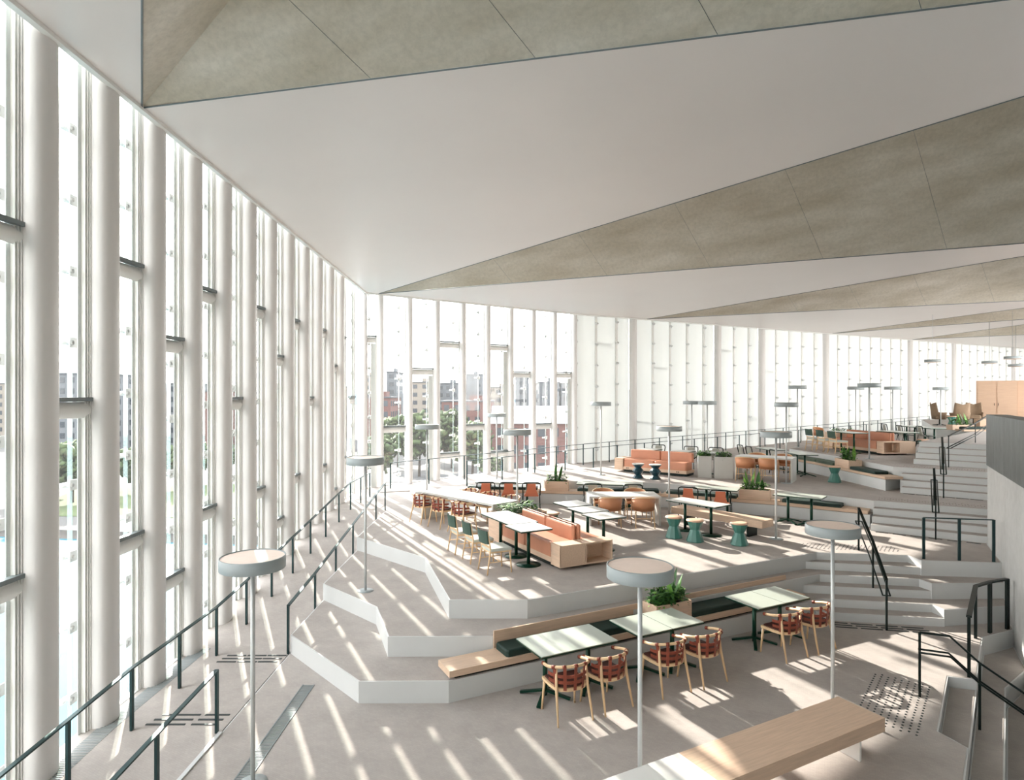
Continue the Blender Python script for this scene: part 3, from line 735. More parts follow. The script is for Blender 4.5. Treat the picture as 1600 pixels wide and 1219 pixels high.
# ------------------------------------------------------------------ floor lamps
H_L = 2.42
lamps = [(395, 6.8, 0, 'tall grey disc floor lamp at the left beside the ramp'), (1000, 6.45, 0, 'tall grey disc floor lamp in the centre foreground'), (1301, 8.45, 0, 'tall grey disc floor lamp behind the foreground wood bench'),
         (571, 11.53, T2, 'disc floor lamp standing on the second carpet tier'), (808, 15.3, A, 'disc floor lamp behind the sofa planter'), (667, 17.9, A, 'disc floor lamp beyond the white communal table'),
         (1045.5, 16.9, A, 'disc floor lamp between white table and low wood bench'), (1212.5, 14.37, A, 'disc floor lamp right of the low wood bench near the stairs'),
         (939, 21.1, B, 'disc floor lamp left of the tan wall sofa'), (1228.5, 19.1, B, 'disc floor lamp at the end of the upper white table'),
         (1246, 25.0, C, 'small distant disc lamp standing above the sage bench'), (1337, 28, C, 'distant disc lamp just left of the tallest far lamp'), (1358, 20.4, C, 'disc lamp in front of the uppermost tan sofa'),
         (1395, 28, C, 'distant disc lamp right of the uppermost tan sofa'), (1470, 30, C, 'distant disc lamp beside the wing chairs')]
for px, Y, z, lab in lamps: lampK.put((PX(px, Y), Y, z), 0, lab, 'disc floor lamps')
tz_ = Vector((-.56, 22.9)); lampK.put((tz_.x, tz_.y, 1.09), 0, 'small disc lamp on the walkway before the back glass', 'disc floor lamps')
def make_pendant():
    t = thing('disc_pendant_lamp', '', 'lamp')
    MB().lathe([(.05, 0), (.34, 0), (.34, .12), (.05, .125)], 40).build('shade', 'lamp_grey', t)
    MB().lathe([(.32, -.012), (.32, 0)], 40).build('diffuser', 'lamp_top', t); return t
pend = Kind(make_pendant)
for i, (px, py, Y, lab) in enumerate([(1081, 630, 24.5, 'pale disc lamp hanging left of its neighbour before the frosted glass'), (1105, 632, 23.8, 'pale disc lamp hanging right of its neighbour before the frosted glass'),
                        (1457, 564, 30, 'disc pendant high above the far wing chairs'), (1546, 566, 33, 'disc pendant high left of the far right pair'), (1582, 559, 30, 'upper disc pendant at the far right'), (1587, 571, 35, 'lower disc pendant at the far right')]):
    x = PX(px, Y); z = EYE+(HY-py)/F*Y
    if i < 2:
        lampK.put((x, Y, B), 0, ('disc floor lamp above the left grey planter, before the frosted glass', 'disc floor lamp above the right grey planter, before the frosted glass')[i], 'disc floor lamps'); continue
    o = pend.put((x, Y, z-.06), 0, lab, 'disc pendant lamps')
    MB().tube([(0, 0, .12), (0, 0, zceil(x, Y)-z+.08)], .008, 6).build('cable', 'lamp_pole', o)
# ------------------------------------------------------------------ sofas
def sofa(label, loc, rz, L, double=True, fl=1):
    """local x along the length (end box at x=0 side), local y across"""
    t = thing('double_sofa' if double else 'wall_sofa', label, 'sofa', loc, rz, 'tan leather sofas')
    Wd = 1.2 if double else .68
    ec = .34                                               # depth of the end box
    MB().box((ec+(L-ec)/2, 0, .055), (L-ec-.02, Wd-.1, .09)).build('plinth', 'black_metal', t)
    MB().box((ec+(L-ec)/2, 0, .14), (L-ec, Wd-.02, .10)).build('base', 'wood', t)
    bxm = thing_part('end_box', t)
    def pan(c, d): return MB().box(c, d).build('panel', 'wood', bxm)
    pan((ec/2, 0, .455), (ec, Wd, .03)); pan((ec/2, 0, .075), (ec, Wd, .03)); pan((ec-.012, 0, .265), (.024, Wd, .35))
    for y in (-Wd/2+.012, Wd/2-.012): pan((ec/2, y, .265), (ec, .024, .35))
    pan((ec/2, fl*.02, .265), (ec, .03, .35)); pan((.012, fl*(Wd/4+.02), .265), (.024, Wd/2-.04, .35))
    n = 2; seg = (L-ec)/n
    sides = (-1, 1) if double else (-1,)
    for s in sides:
        for k in range(n):
            cx = ec+seg*(k+.5)
            cy = s*(Wd/4+.04) if double else -.07
            MB().rbox((cx, cy, .325), (seg-.012, Wd/2-.1 if double else .5, .27), .04).build('seat_cushion', 'leather', t)
            MB().rbox((cx, (s*.055 if double else Wd/2-.08), .59), (seg-.012, .10 if double else .14, .32), .035).build('back_cushion', 'leather', t)
    so_ = MB()
    for x in (.5, L-.3):
        for k in (-1, 1): so_.lathe([(.025, 0), (.025, .006)], 10, (0, 0, 0)) if False else so_.box((x+k*.03, -Wd/2+.008, .14), (.035, .006, .035))
    so_.build('power_socket', 'socket', t)
    return t
def thing_part(name, parent):
    """a part made of panels: its back panel carries the others"""
    o = MB().box((.17, 0, .25), (.003, .3, .2)).build(name, 'wood', parent); return o
SD = BN; e0 = Vector((1.43, 11.97))
sofa('double-sided tan leather sofa on the main platform between café tables', (e0.x, e0.y, A), math.atan2(SD.y, SD.x), 2.45)
pl = e0+SD*2.82
planter('wooden_planter', 'pale wood planter with pale green plants at the far end of the main tan sofa', (pl.x, pl.y, A), math.atan2(SD.y, SD.x), .60, 1.2, .62, 'wood', 5, n=420, h=.24)
# sofa on second platform: long, seen frontally
a_, b_ = Vector((4.0, 22.35)), Vector((6.0, 20.75)); u_ = (b_-a_).normalized(); Ls = (b_-a_).length
sofa('tan leather wall sofa with shelf box on the second platform', (a_.x-u_.x*.2-u_.y*.0, a_.y-u_.y*.2, B), math.atan2(u_.y, u_.x), Ls+.1, False)
# uppermost sofa
u3 = Vector((-.12, .99)).normalized(); s3 = Vector((13.35, 21.6))
sofa('tan leather double sofa on the third platform far up the room', (s3.x, s3.y, C), math.atan2(u3.y, u3.x), 2.7, fl=-1)
p3 = s3+u3*3.05
planter('wooden_planter', 'low planter with mixed plants behind the uppermost sofa', (p3.x, p3.y, C), math.atan2(u3.y, u3.x), .5, 1.2, .62, 'wood', 8, n=260, h=.2)
# ------------------------------------------------------------------ main platform
def slab_table(label, c, u, L, Wd, z):
    t = thing('panel_table', label, 'table', (c.x, c.y, z), math.atan2(u.y, u.x), 'white panel-leg tables')
    MB().box((0, 0, .715), (L, Wd, .05)).build('tabletop', 'white_top', t)
    for s in (-1, 1): MB().box((s*(L/2-.025), 0, .345), (.05, Wd, .69)).build('panel_leg', 'white_top', t)
    return t
ct = Vector((.69, -.72)).normalized()
cc = Vector((-1.12, 15.95)); cn = Vector((-ct.y, ct.x))
slab_table('long white communal table with panel legs beside the woven chairs', cc, ct, 2.85, .85, A)
fr_ = facing(cn.x, cn.y)
for k, s in enumerate((-1.05, -.25, .55)):
    p = cc+ct*s-cn*.62; woven.put((p.x, p.y, A), fr_, '%s woven armchair on the near side of the communal table' % ('leftmost', 'middle', 'rightmost')[k], 'woven chairs at the communal table')
    p = cc+ct*(s+.3)+cn*.62; woven.put((p.x, p.y, A), fr_+PI, '%s woven armchair on the far side of the communal table' % ('leftmost', 'middle', 'rightmost')[k], 'woven chairs at the communal table')
gf = facing(.89, .42)
for (x, y), lab in zip(((-.30, 11.76), (-.66, 12.5), (-1.02, 13.2)), ('nearest', 'middle', 'farthest')):
    wood.put((x, y, A), gf, '%s of three green-backed wooden chairs facing the main sofa' % lab, 'green-backed wooden chairs')
sq_round.put((.32, 12.17, A), BRZ, 'small square white table nearest the viewer before the main sofa', 'white café tables')
dbl_round.put((-.08, 13.15, A), math.atan2(SD.y, SD.x), 'double-length white table before the main sofa', 'white café tables')
for (x, y), lab in zip(((1.95, 13.35), (1.70, 14.08), (1.44, 14.82)), ('nearest', 'middle', 'farthest')):
    sq_round.put((x, y, A), BRZ, '%s of three square white tables behind the main sofa' % lab, 'white café tables')
hour.put((.95, 14.95, A), 0, 'hourglass stool half hidden between the main sofa and the square white tables', 'hourglass stools')
slab_table('white panel-leg table among four tan tub chairs on the main platform', Vector((2.85, 16.2)), Vector((1, 0)), 1.8, .83, A)
for x, y, f, lab in ((2.46, 15.72, 0, 'near left'), (3.28, 15.68, 0, 'near right'), (2.45, 16.78, PI, 'far left'), (3.3, 16.78, PI, 'far right')):
    tub.put((x, y, A), f, 'tan tub armchair at the %s side of the lower white panel table' % lab, 'tan tub chairs')
for (x, y), lab in zip(((3.74, 14.5), (4.12, 14.12), (5.0, 13.8)), ('left', 'middle', 'right')):
    hour.put((x, y, A), .2, '%s of three teal hourglass stools before the low wood bench' % lab, 'hourglass stools')
hd = Vector((.63, -.77)).normalized()
dbl_round.put((4.45, 15.02, A), math.atan2(hd.y, hd.x), 'white table with green edge beside the teal stools', 'white café tables')
lb = thing('low_bench', 'long low pale wood bench behind the teal stools', 'bench', (5.08, 15.35, A), math.atan2(hd.y, hd.x))
MB().rbox((0, 0, .34), (2.5, .5, .16), .01).build('slab', 'wood', lb)
for s in (-1, 1): MB().box((s*.85, 0, .13), (.06, .36, .26)).build('support', 'black_metal', lb)
# bench along the back of the main platform
line = [Vector(p) for p in ((-1.7, 19.32), (.78, 19.06), (2.2, 18.85), (4.4, 18.46), (7.23, 16.99), (8.9, 15.69))]
def along(p, q, d0, d1, z0, z1, name, m, label=None, cat=None, group=None, parent=None, e=.02):
    u = (q-p).normalized(); nn = Vector((-u.y, u.x)); c = (p+q)/2+nn*(d0+d1)/2
    b = MB()
    if name == 'seat_cushion': b.rbox((0, 0, (z1-z0)/2), ((q-p).length-2*e, d1-d0, z1-z0), .025)
    else: b.box((0, 0, (z1-z0)/2), ((q-p).length-2*e, d1-d0, z1-z0))
    o = b.build(name, m, parent, (c.x, c.y, z0), math.atan2(u.y, u.x))
    if label: tag(o, label, cat, group)
    return o
wb2 = thing('fixed_bench', 'pale wood bench following the back edge of the main platform', 'bench')
for p, q in zip(line[:-1], line[1:]): along(p, q, -.02, .50, A2+.01, A2+.09, 'seat_plank', 'wood', parent=wb2, e=.003)
def lp(i, f): return line[i].lerp(line[i+1], f)
along(lp(0, .12), lp(1, .0), .05, .45, A2+.09, A2+.18, 'seat_cushion', 'cushion_green', 'dark green bench cushion behind the three orange metal chairs', 'cushion', 'bench cushions')
along(lp(1, .82), lp(2, .98), .05, .45, A2+.09, A2+.18, 'seat_cushion', 'cushion_green', 'dark green bench cushion behind the two grey metal chairs', 'cushion', 'bench cushions')
along(lp(3, .03), lp(3, .66), .05, .45, A2+.09, A2+.18, 'seat_cushion', 'cushion_green', 'dark green bench cushion behind the right pair of orange metal chairs', 'cushion', 'bench cushions')
along(lp(4, .02), lp(4, .72), .05, .45, A2+.09, A2+.18, 'seat_cushion', 'cushion_green', 'dark green bench cushion nearest the middle stairs', 'cushion', 'bench cushions')
def plant_on(i, f, label, seed, L=.7, z=A2+.09, tall=0):
    p = lp(i, f); u = (line[i+1]-line[i]).normalized(); nn = Vector((-u.y, u.x)); c = p+nn*.25
    planter('wooden_planter', label, (c.x, c.y, z), math.atan2(u.y, u.x), L, .4, .28, 'wood', seed, tall=tall, n=220, h=.2)
plant_on(1, .4, 'pale wood planter with bright grassy plants on the platform back bench', 21, tall=5)
plant_on(3, .80, 'pale wood planter with broad dark leaves on the back bench near the stairs', 22, L=.8, tall=8)
long_star.put((-.1, 18.62, A), math.atan2(-.1, 1), 'long sage table behind the three orange metal chairs', 'tables along the back bench')
long_star.put((2.85, 18.28, A), math.atan2(-.17, 1), 'long sage table behind the two grey metal chairs', 'tables along the back bench')
mid_star.put((5.65, 17.3, A), math.atan2(-.46, .87), 'sage table behind the right pair of orange metal chairs', 'tables along the back bench')
mid_star.put((7.36, 16.05, A), math.atan2(-.62, .78), 'sage table with two green star pedestals next to the stairs', 'tables along the back bench')
for px, Y, lab in ((759.6, 18.0, 'left'), (794.7, 17.95, 'middle'), (830, 17.9, 'right')):
    tubO.put((PX(px, Y), Y, A), 0, '%s of three black tube chairs with orange backs near the corner' % lab, 'orange metal chairs')
for px, Y, lab in ((926, 17.68, 'left'), (988, 17.55, 'right')):
    tubG.put((PX(px, Y), Y, A), -.12, '%s of two black tube chairs with grey backs' % lab, 'grey metal chairs')
for px, Y, lab in ((1077, 17.0, 'left'), (1127, 16.45, 'right')):
    tubO.put((PX(px, Y), Y, A), -.4, '%s orange-backed tube chair of the pair by the low wood bench' % lab, 'orange metal chairs')
# ------------------------------------------------------------------ second platform
for (x, y), lab in zip(((4.08, 20.3), (4.58, 20.05)), ('left', 'right')): zig.put((x, y, B), .2, '%s dark blue zigzag stool before the wall sofa' % lab, 'zigzag stools')
for (x, y, w), lab in zip(((6.32, 20.6, .42), (6.85, 20.35, .56)), ('left', 'right')):
    planter('grey_planter', '%s of two tall grey planter boxes beside the wall sofa' % lab, (x, y, B), -.25, w, .45, .70, 'planter_grey', 31+len(lab), n=260, h=.2, Lf=(.07, .14))
ut = Vector((.80, -.52)).normalized(); un = Vector((-ut.y, ut.x)); uc = Vector((8.05, 19.92))
slab_table('white panel-leg table among tan tub chairs on the second platform', uc, ut, 1.7, .8, B)
for s, d, f, lab in ((-.47, -.66, 0, 'near left'), (.22, -.66, 0, 'near right'), (-.4, .6, PI, 'far left'), (.4, .6, PI, 'far right')):
    p = uc+ut*s+un*d; tub.put((p.x, p.y, B), facing(un.x, un.y)+f, 'tan tub armchair at the %s side of the upper white panel table' % lab, 'tan tub chairs')
mid_star.put((9.72, 21.1, B), PI/2, 'near sage table with star pedestal along the sage bench', 'tables along the sage bench')
mid_star.put((9.45, 22.9, B), PI/2+.1, 'far sage table with star pedestal along the sage bench', 'tables along the sage bench')
for (x, y), lab in zip(((9.1, 21.25), (8.82, 22.7), (8.75, 23.35)), ('nearest', 'middle', 'farthest')):
    tubG.put((x, y, B), facing(1, .05), '%s slim grey metal chair facing the sage bench' % lab, 'grey metal chairs')
hour.put((9.95, 19.35, B), 0, 'single teal hourglass stool before the sage bench', 'hourglass stools')
wb3 = thing('fixed_bench', 'pale wood bench under the sage cushions on the second platform', 'bench')
l3 = [Vector(p) for p in ((10.14, 23.5), (10.39, 21.57), (10.50, 17.62))]
for p, q in zip(l3[:-1], l3[1:]): along(p, q, -.02, .50, B2+.01, B2+.08, 'seat_plank', 'wood', parent=wb3, e=.003)
along(l3[0], l3[1], .04, .46, B2+.08, B2+.17, 'seat_cushion', 'cushion_sage', 'far sage green bench cushion on the second platform', 'cushion', 'bench cushions')
along(l3[1].lerp(l3[2], .0), l3[1].lerp(l3[2], .28), .04, .46, B2+.08, B2+.17, 'seat_cushion', 'cushion_sage', 'middle sage green bench cushion left of the planter', 'cushion', 'bench cushions')
along(l3[1].lerp(l3[2], .52), l3[1].lerp(l3[2], .86), .04, .46, B2+.08, B2+.17, 'seat_cushion', 'cushion_green', 'dark green bench cushion right of the planter by the upper stairs', 'cushion', 'bench cushions')
pp = l3[1].lerp(l3[2], .40)
planter('wooden_planter', 'pale wood planter with leafy plants on the sage bench', (pp.x+.28, pp.y, B2+.08), -PI/2, .85, .42, .26, 'wood', 41, tall=8, n=260, h=.26)
bt_ = Vector((.77, -.64))
for k, (x, y) in enumerate(((5.0, 22.75), (6.0, 22.0), (6.72, 21.45))):
    sq_round.put((x, y, B), math.atan2(u_.y, u_.x), '%s white table behind the tan wall sofa' % ('left', 'middle', 'right')[k], 'white café tables')
    tubG.put((x+.34, y+.50, B), facing(-.55, -.83), '%s dark metal chair behind the tan wall sofa' % ('left', 'middle', 'right')[k], 'grey metal chairs')
# ------------------------------------------------------------------ third platform and lounge
for (x, y), lab in zip(((11.6, 22.3), (11.53, 23.0), (11.46, 23.7)), ('nearest', 'middle', 'farthest')):
    wood.put((x, y, C), facing(1, .1), '%s green-backed wooden chair at the uppermost sofa' % lab, 'green-backed wooden chairs')
far_dbl.put((12.22, 22.85, C), math.atan2(u3.y, u3.x), 'sage table left of the uppermost sofa', 'far platform tables')
far_dbl.put((14.2, 23.1, C), math.atan2(u3.y, u3.x), 'sage table right of the uppermost sofa', 'far platform tables')
tub.put((12.6, 25.6, C), facing(.6, -.8), 'tan tub armchair behind the far green-backed chairs', 'tan tub chairs')
for (x, y), lab in zip(((14.55, 21.95), (14.78, 22.55)), ('nearer', 'farther')): hour.put((x, y, C), .1, '%s dark teal hourglass stool right of the uppermost sofa' % lab, 'hourglass stools')
for (x, y), lab in zip(((16.2, 25.8), (16.55, 25.05), (16.3, 27.0)), ('left', 'right', 'rear')):
    tubG.put((x, y, C), facing(.8, -.1), '%s slim grey chair at the far table below the lounge' % lab, 'grey metal chairs')
mid_star.put((17.25, 25.9, C), PI/2, 'near sage star table below the lounge', 'far platform tables')
mid_star.put((17.35, 27.3, C), PI/2, 'rear sage star table below the lounge', 'far platform tables')
for px, Y, f, lab in ((1468, 30.5, (1, -.2), 'left'), (1500, 29.5, (.3, 1), 'middle'), (1521, 30.5, (-.6, -.8), 'right')):
    wing.put((PX(px, Y), Y, D), facing(*f), '%s brown wing armchair of the lounge group' % lab, 'brown wing chairs')
hour.put((PX(1487, 29.2), 29.2, D), 0, 'dark teal hourglass stool between the wing chairs', 'hourglass stools')
planter('wooden_planter', 'wood planter with light leaves in front of the wing chairs', (PX(1500, 26.5), 26.5, D), 0, .9, .4, .22, 'wood', 51, tall=8, n=200, h=.25)
o = MB().rbox((0, 0, .05), (1.0, .45, .1), .03).build('seat_cushion', 'cushion_green', None, (PX(1523, 25.6), 25.6, D+.08)); tag(o, 'black cushion on the lounge edge below the wing chairs', 'cushion', 'bench cushions')
lbn = thing('lounge_bench', 'short pale wood plank under the black lounge cushion', 'bench', (PX(1526, 25.6), 25.6, D))
MB().box((0, 0, .04), (1.4, .5, .08)).build('plank', 'wood', lbn)
cb = thing('wooden_cabin', 'pinkish wooden cabin with flush doors at the far right', 'cabin', (PX(1557, 31.8), 31.8, D), -.65)
MB().box((0, .75, 1.1), (1.66, 1.5, 2.2)).build('carcass', 'wood_pink', cb)
for a, b in ((-.77, -.03), (.03, .79)):
    d_ = MB().box(((a+b)/2, -.012, 1.06), (b-a, .024, 2.06)).build('door', 'wood_pink', cb)
    MB().box((b-.05 if a < 0 else a+.05, -.03, 1.0), (.02, .02, .12)).build('handle', 'socket', d_)
MB().box((1.63, .9, 1.1), (1.58, 1.5, 2.2)).build('side_bay', 'wood_pink', cb)
bxo = MB().box((0, 0, .18), (.45, .4, .36)).build('box', 'wood_pink'); bxo.location = (PX(1534, 29.0), 29.0, D); tag(bxo, 'small brown wooden box below the cabin', 'box')
# ------------------------------------------------------------------ railings
def railing(label, pts, h=.9, mid=None, w=.05, top=(.05, .02), m='rail_dark', posts=None, ext=None):
    t = thing('railing', label, 'railing', group='railings')
    pts = [Vector(p) for p in pts]
    for i, p in enumerate(pts):
        if posts is None or i in posts:
            q = pts[min(i+1, len(pts)-1)]-pts[max(i-1, 0)]; rz = math.atan2(q.y, q.x)
            MB().box((0, 0, h/2), (w, max(.02, w*.6), h)).build('post', m, t, p, rz)
    tp = [p+Vector((0, 0, h)) for p in pts]
    if ext: tp = ext(tp)
    MB().tube(tp, 1, flat=top).build('handrail', m, t)
    if mid:
        for off, hh in mid:
            q = []
            for i, p in enumerate(pts):
                d = pts[min(i+1, len(pts)-1)]-pts[max(i-1, 0)]; nn = Vector((-d.y, d.x, 0)).normalized(); q.append(p+nn*off+Vector((0, 0, hh)))
            MB().tube(q, .014, 6).build('grab_rail', m, t)
        a, b = mid[0], mid[-1]
        for e, k in ((0, 1), (-1, -1)):
            d = pts[1]-pts[0]; nn = Vector((-d.y, d.x, 0)).normalized()
            MB().tube([pts[e]+nn*a[0]+Vector((0, 0, a[1])), pts[e]+nn*b[0]+Vector((0, 0, b[1]))], .012, 6).build('rail_return', m, t)
    return t
yl = [-2.3+1.13*i for i in range(21)]
railing('outer dark railing along the ramp beside the left glass', [(-4.77+max(0, y-11)*.018, y, ramp_z(y)) for y in yl if y < 20.6], h=.78)
railing('inner dark railing at the ramp edge in the bottom left corner', [(-3.68, y, ramp_z(y)) for y in (.9, 2.0, 3.1, 4.2, 5.3, 6.5, 7.82)], h=.78)
railing('inner dark railing between ramp and stepped tiers', [(-3.64, y, ramp_z(y)) for y in (10.2, 11.6, 12.97, 14.37, 15.6, 16.8, 18.0)], h=.78)
def rail_along(off, ts):
    r = []
    for t in ts:
        p = (K0+D1*t+N1*off) if t <= L1 else (K1+D2*(t-L1)+N2*off)
        r.append((p.x, p.y, walk_z(t)))
    return r
railing('far thin railing along the back glass facade', rail_along(.5, [.7+1.5*i for i in range(26)]), w=.04, top=(.03, .02))
railing('near thin railing along the back walkway', rail_along(2.0, [2.9+1.5*i for i in range(23)]), w=.04, top=(.03, .02))
railing('dark railing across the platform edge before the concrete wall', [(8.27, 12.6, A), (8.9, 12.48, A), (9.5, 12.37, A)], h=.83)
railing('dark flat-bar railing turning down beside the dark stairwell', [(8.9, 11.27, 0), (8.45, 11.09, 0), (8.02, 10.85, 0), (6.82, 9.36, 0)], w=.07, top=(.07, .03), posts=(0, 1, 2, 3), m='black_metal')
railing('centre handrail of the wide front stairs', [(6.7, 11.22, 0), (7.02, 12.2, .4575), (7.35, 13.3, A)], mid=((.06, .62), (-.06, .62)), m='black_metal')
railing('centre handrail of the middle stairs', [(9.66, 14.3, A), (10.26, 15.25, B)], mid=((.06, .62), (-.06, .62)), m='black_metal')
railing('centre handrail of the upper stairs', [(11.25, 16.35, B), (12.0, 17.5, C)], mid=((.06, .62), (-.06, .62)), m='black_metal')
railing('slender handrail of the topmost stairs below the cabin', [(12.53, 18.0, C), (14.26, 19.3, C+.31), (15.94, 21.0, C+.5)], posts=(0, 1), mid=((.05, .55), (-.05, .55)), m='black_metal', w=.03)
hr = railing('thin handrail descending into the dark stairwell at the right', [(5.68, 8.74, 0), (6.0, 8.6, 0), (6.3, 8.45, -.305), (7.2, 8.02, -.95)], posts=(0, 2), mid=((.07, .64), (-.07, .64)), m='black_metal', w=.03, top=(.03, .025))
# ------------------------------------------------------------------ tactile markings and grilles
def bars(label, P_, z):
    t = thing('tactile_strip', label, 'floor marking', group='tactile strips')
    for (x, y, L, rz) in P_: MB().box((0, 0, .004), (L, .032, .008)).build('bar', 'tactile', t, (x, y, z), rz)
bars('dark guiding bars on the carpet where the near inner railing ends', [(x, y, L, 0) for r, y in enumerate((8.0, 8.12, 8.24)) for x, L in ((-4.42+.04*r, .50), (-3.93+.03*r, .32))], 0)
bars('dark guiding bars on the carpet at the foot of the ramp', [(x+.03*r, y, .3, 0) for r, y in enumerate((9.88, 10.0, 10.12)) for x in (-4.5, -4.17, -3.85)], 0)
sdir = Vector((1.79, -.36)).normalized(); sn = Vector((-sdir.y, sdir.x))
bars('dark guiding bars at the foot of the front stairs', [((Vector((6.0, 11.60))+sdir*(.42*k+.05*r)-sn*(.02+.11*r)).x, (Vector((6.0, 11.60))+sdir*(.42*k+.05*r)-sn*(.02+.11*r)).y, .36, math.atan2(sdir.y, sdir.x)) for k in range(4) for r in range(3)], 0)
for lab, a, b, z in (('dark guiding bars at the foot of the middle stairs', (8.7, 15.1), (10.4, 13.83), A), ('dark guiding bars at the foot of the upper stairs', (10.65, 17.1), (12.0, 15.95), B)):
    a, b = Vector(a), Vector(b); bars(lab, [(*a.lerp(b, (k+.5)/6), .26, math.atan2((b-a).y, (b-a).x)) for k in range(6)], z)
def dots(label, c, u, nu, nv, sp, z, mt='tactile'):
    m = MB(); u = Vector(u).normalized(); v = Vector((-u.y, u.x))
    for i in range(nu):
        for j in range(nv):
            p = Vector(c)+u*(i+.5*(j % 2))*sp+v*j*sp; m.lathe([(.016, 0), (.012, .006)], 6, (p.x, p.y, z))
    o = m.build('tactile_studs', mt); tag(o, label, 'floor marking', kind='stuff')
dots('field of dark tactile studs on the carpet right of the foreground bench', (5.0, 7.75), (.62, .785), 20, 9, .085, 0)
dots('band of dark tactile studs at the head of the front stairs', (6.35, 13.5), (.985, -.17), 22, 6, .085, A)
dots('band of dark tactile studs at the head of the middle stairs', (9.45, 16.15), (.85, -.53), 18, 3, .125, B, 'tactile_pale')
dots('band of dark tactile studs at the head of the upper stairs', (11.4, 18.25), (.79, -.61), 18, 3, .125, C, 'tactile_pale')
def grille(label, x, y0, y1, w, zf):
    t = thing('floor_grille', label, 'grille', group='floor grilles')
    m = MB(); y = y0
    while y < y1: m.box((x, y, zf(y)+.003), (w, .012, .006)); y += .03
    o = m.build('slats', 'grille', t); o['kind'] = 'stuff'
    f = MB()
    for s in (-1, 1): f.tube([(x+s*w/2, y0, zf(y0)+.004), (x+s*w/2, y1, zf(y1)+.004)], 1, flat=(.015, .008))
    f.build('frame', 'grille', t)
grille('long metal floor grille along the foot of the left glass', -5.12, 3, 10.4, .22, ramp_z)
grille('metal floor grille in the carpet beside the left lamp', -2.95, 5.6, 9.1, .16, lambda y: 0)
# ------------------------------------------------------------------ the city outside
GZ = -15.0
tag(MB().prism([(-900, -300), (-2, -300), (-2, 60), (-30, 84), (-120, 96), (-900, 150)], GZ-1.2, GZ-1).build('harbour_water', 'water'), 'turquoise harbour water glittering below the left windows', 'water', kind='structure')
tag(MB().prism([(-2, -60), (120, -60), (500, 300), (900, 1500), (-900, 1500), (-900, 151), (-120, 97), (-30, 85), (-2, 61)], GZ-2, GZ).build('city_ground', 'paving'), 'pale paved quay and streets below the facade', 'ground', kind='structure')
tag(MB().prism([(-78, 100), (-20, 96), (-16, 120), (-60, 135), (-90, 130)], GZ, GZ+.1).build('lawn', 'lawn'), 'green lawn by the quay below the left windows', 'lawn', kind='structure')
tag(MB().prism([(-30, 138), (60, 150), (120, 190), (118, 200), (50, 163), (-40, 150)], GZ, GZ+.06).build('road', 'asphalt'), 'grey street crossing behind the corner windows', 'road', kind='structure')
def at(px, Y, z=GZ): return Vector((PX(px, Y), Y, z))
def tree(px, Y, h, r, label, seed):
    rr = random.Random(seed); p = at(px, Y)
    t = thing('tree', label, 'tree', p, 0, 'city trees')
    MB().tube([(0, 0, 0), (.2, 0, h*.5)], [.35, .2], 7).build('trunk', 'bark', t)
    m = MB()
    for k in range(260):
        a, b = rr.uniform(0, 2*PI), rr.uniform(-.9, 1); q = rr.uniform(.55, 1)
        c = Vector((math.cos(a)*math.sqrt(1-b*b)*r*q, math.sin(a)*math.sqrt(1-b*b)*r*q, h*.62+b*h*.38*q)); s = rr.uniform(.5, 1.0)*r*.26
        ax = [Vector((rr.uniform(-1, 1), rr.uniform(-1, 1), rr.uniform(-1, 1))).normalized()*s for _ in range(3)]
        m.add([c+ax[0], c+ax[1], c-ax[0], c-ax[1], c+ax[2], c-ax[2]], [(0, 1, 4), (1, 2, 4), (2, 3, 4), (3, 0, 4), (1, 0, 5), (2, 1, 5), (3, 2, 5), (0, 3, 5)], True)
    m.build('crown', 'tree_leaf', t)
def building(px0, px1, Y, ztop, depth, m, label, name='city_building', floors=None, roof=None, wm='window_dark', step=3.4):
    x0, x1 = PX(px0, Y), PX(px1, Y); w = x1-x0
    t = thing(name, label, 'building', ((x0+x1)/2, Y, GZ), 0)
    H = ztop-GZ
    MB().box((0, depth/2, H/2), (w, depth, H)).build('walls', m, t)
    n = max(1, int(H/step)); k = max(1, int(w/3.2)); q = MB()
    for i in range(n):
        for j in range(k):
            q.box((-w/2+(j+.5)*w/k, .02, (i+.5)*H/n), (w/k*.5, .2, H/n*.5))
    # the side facing the room's axis too
    s = 1 if (x0+x1) < 0 else -1
    for i in range(n):
        for j in range(max(1, int(depth/3.5))):
            q.box((s*(w/2-.02), (j+.5)*3.5, (i+.5)*H/n), (.2, 1.7, H/n*.5))
    o = q.build('windows', wm, t); o['kind'] = 'stuff'
    if roof == 'gable':
        rh = w*.12; e = .6
        MB().add([(-w/2-e, -e, H), (w/2+e, -e, H), (w/2+e, depth+e, H), (-w/2-e, depth+e, H), (-w/2-e, depth/2, H+4), (w/2+e, depth/2, H+4)], [(0, 1, 5, 4), (2, 3, 4, 5), (0, 4, 3), (1, 2, 5), (3, 2, 1, 0)]).build('roof', 'roof_white', t)
    else:
        MB().box((0, depth/2, H+.25), (w+.6, depth+.6, .5)).build('roof', 'roof_slate', t)
        MB().box((w*.15, depth*.4, H+1.3), (w*.25, depth*.3, 1.8)).build('roof_plant', m, t)
    return t
def Z(py, Y): return EYE+(HY-py)/F*Y
building(770, 900, 150, Z(662, 150), 26, 'brick_red', 'long red brick warehouse with pale gabled roof outside the back windows', roof='gable')
building(905, 960, 170, Z(640, 170), 30, 'brick_red', 'red brick block right of the gabled warehouse')
building(722, 754, 330, Z(586, 330), 22, 'stone_grey', 'dark grey tower on the skyline left of centre')
building(563, 582, 300, Z(588, 300), 22, 'stone_cream', 'pale cream tower at the left of the corner windows')
building(604, 619, 310, Z(582, 310), 20, 'stone_grey', 'narrow grey tower right of the corner')
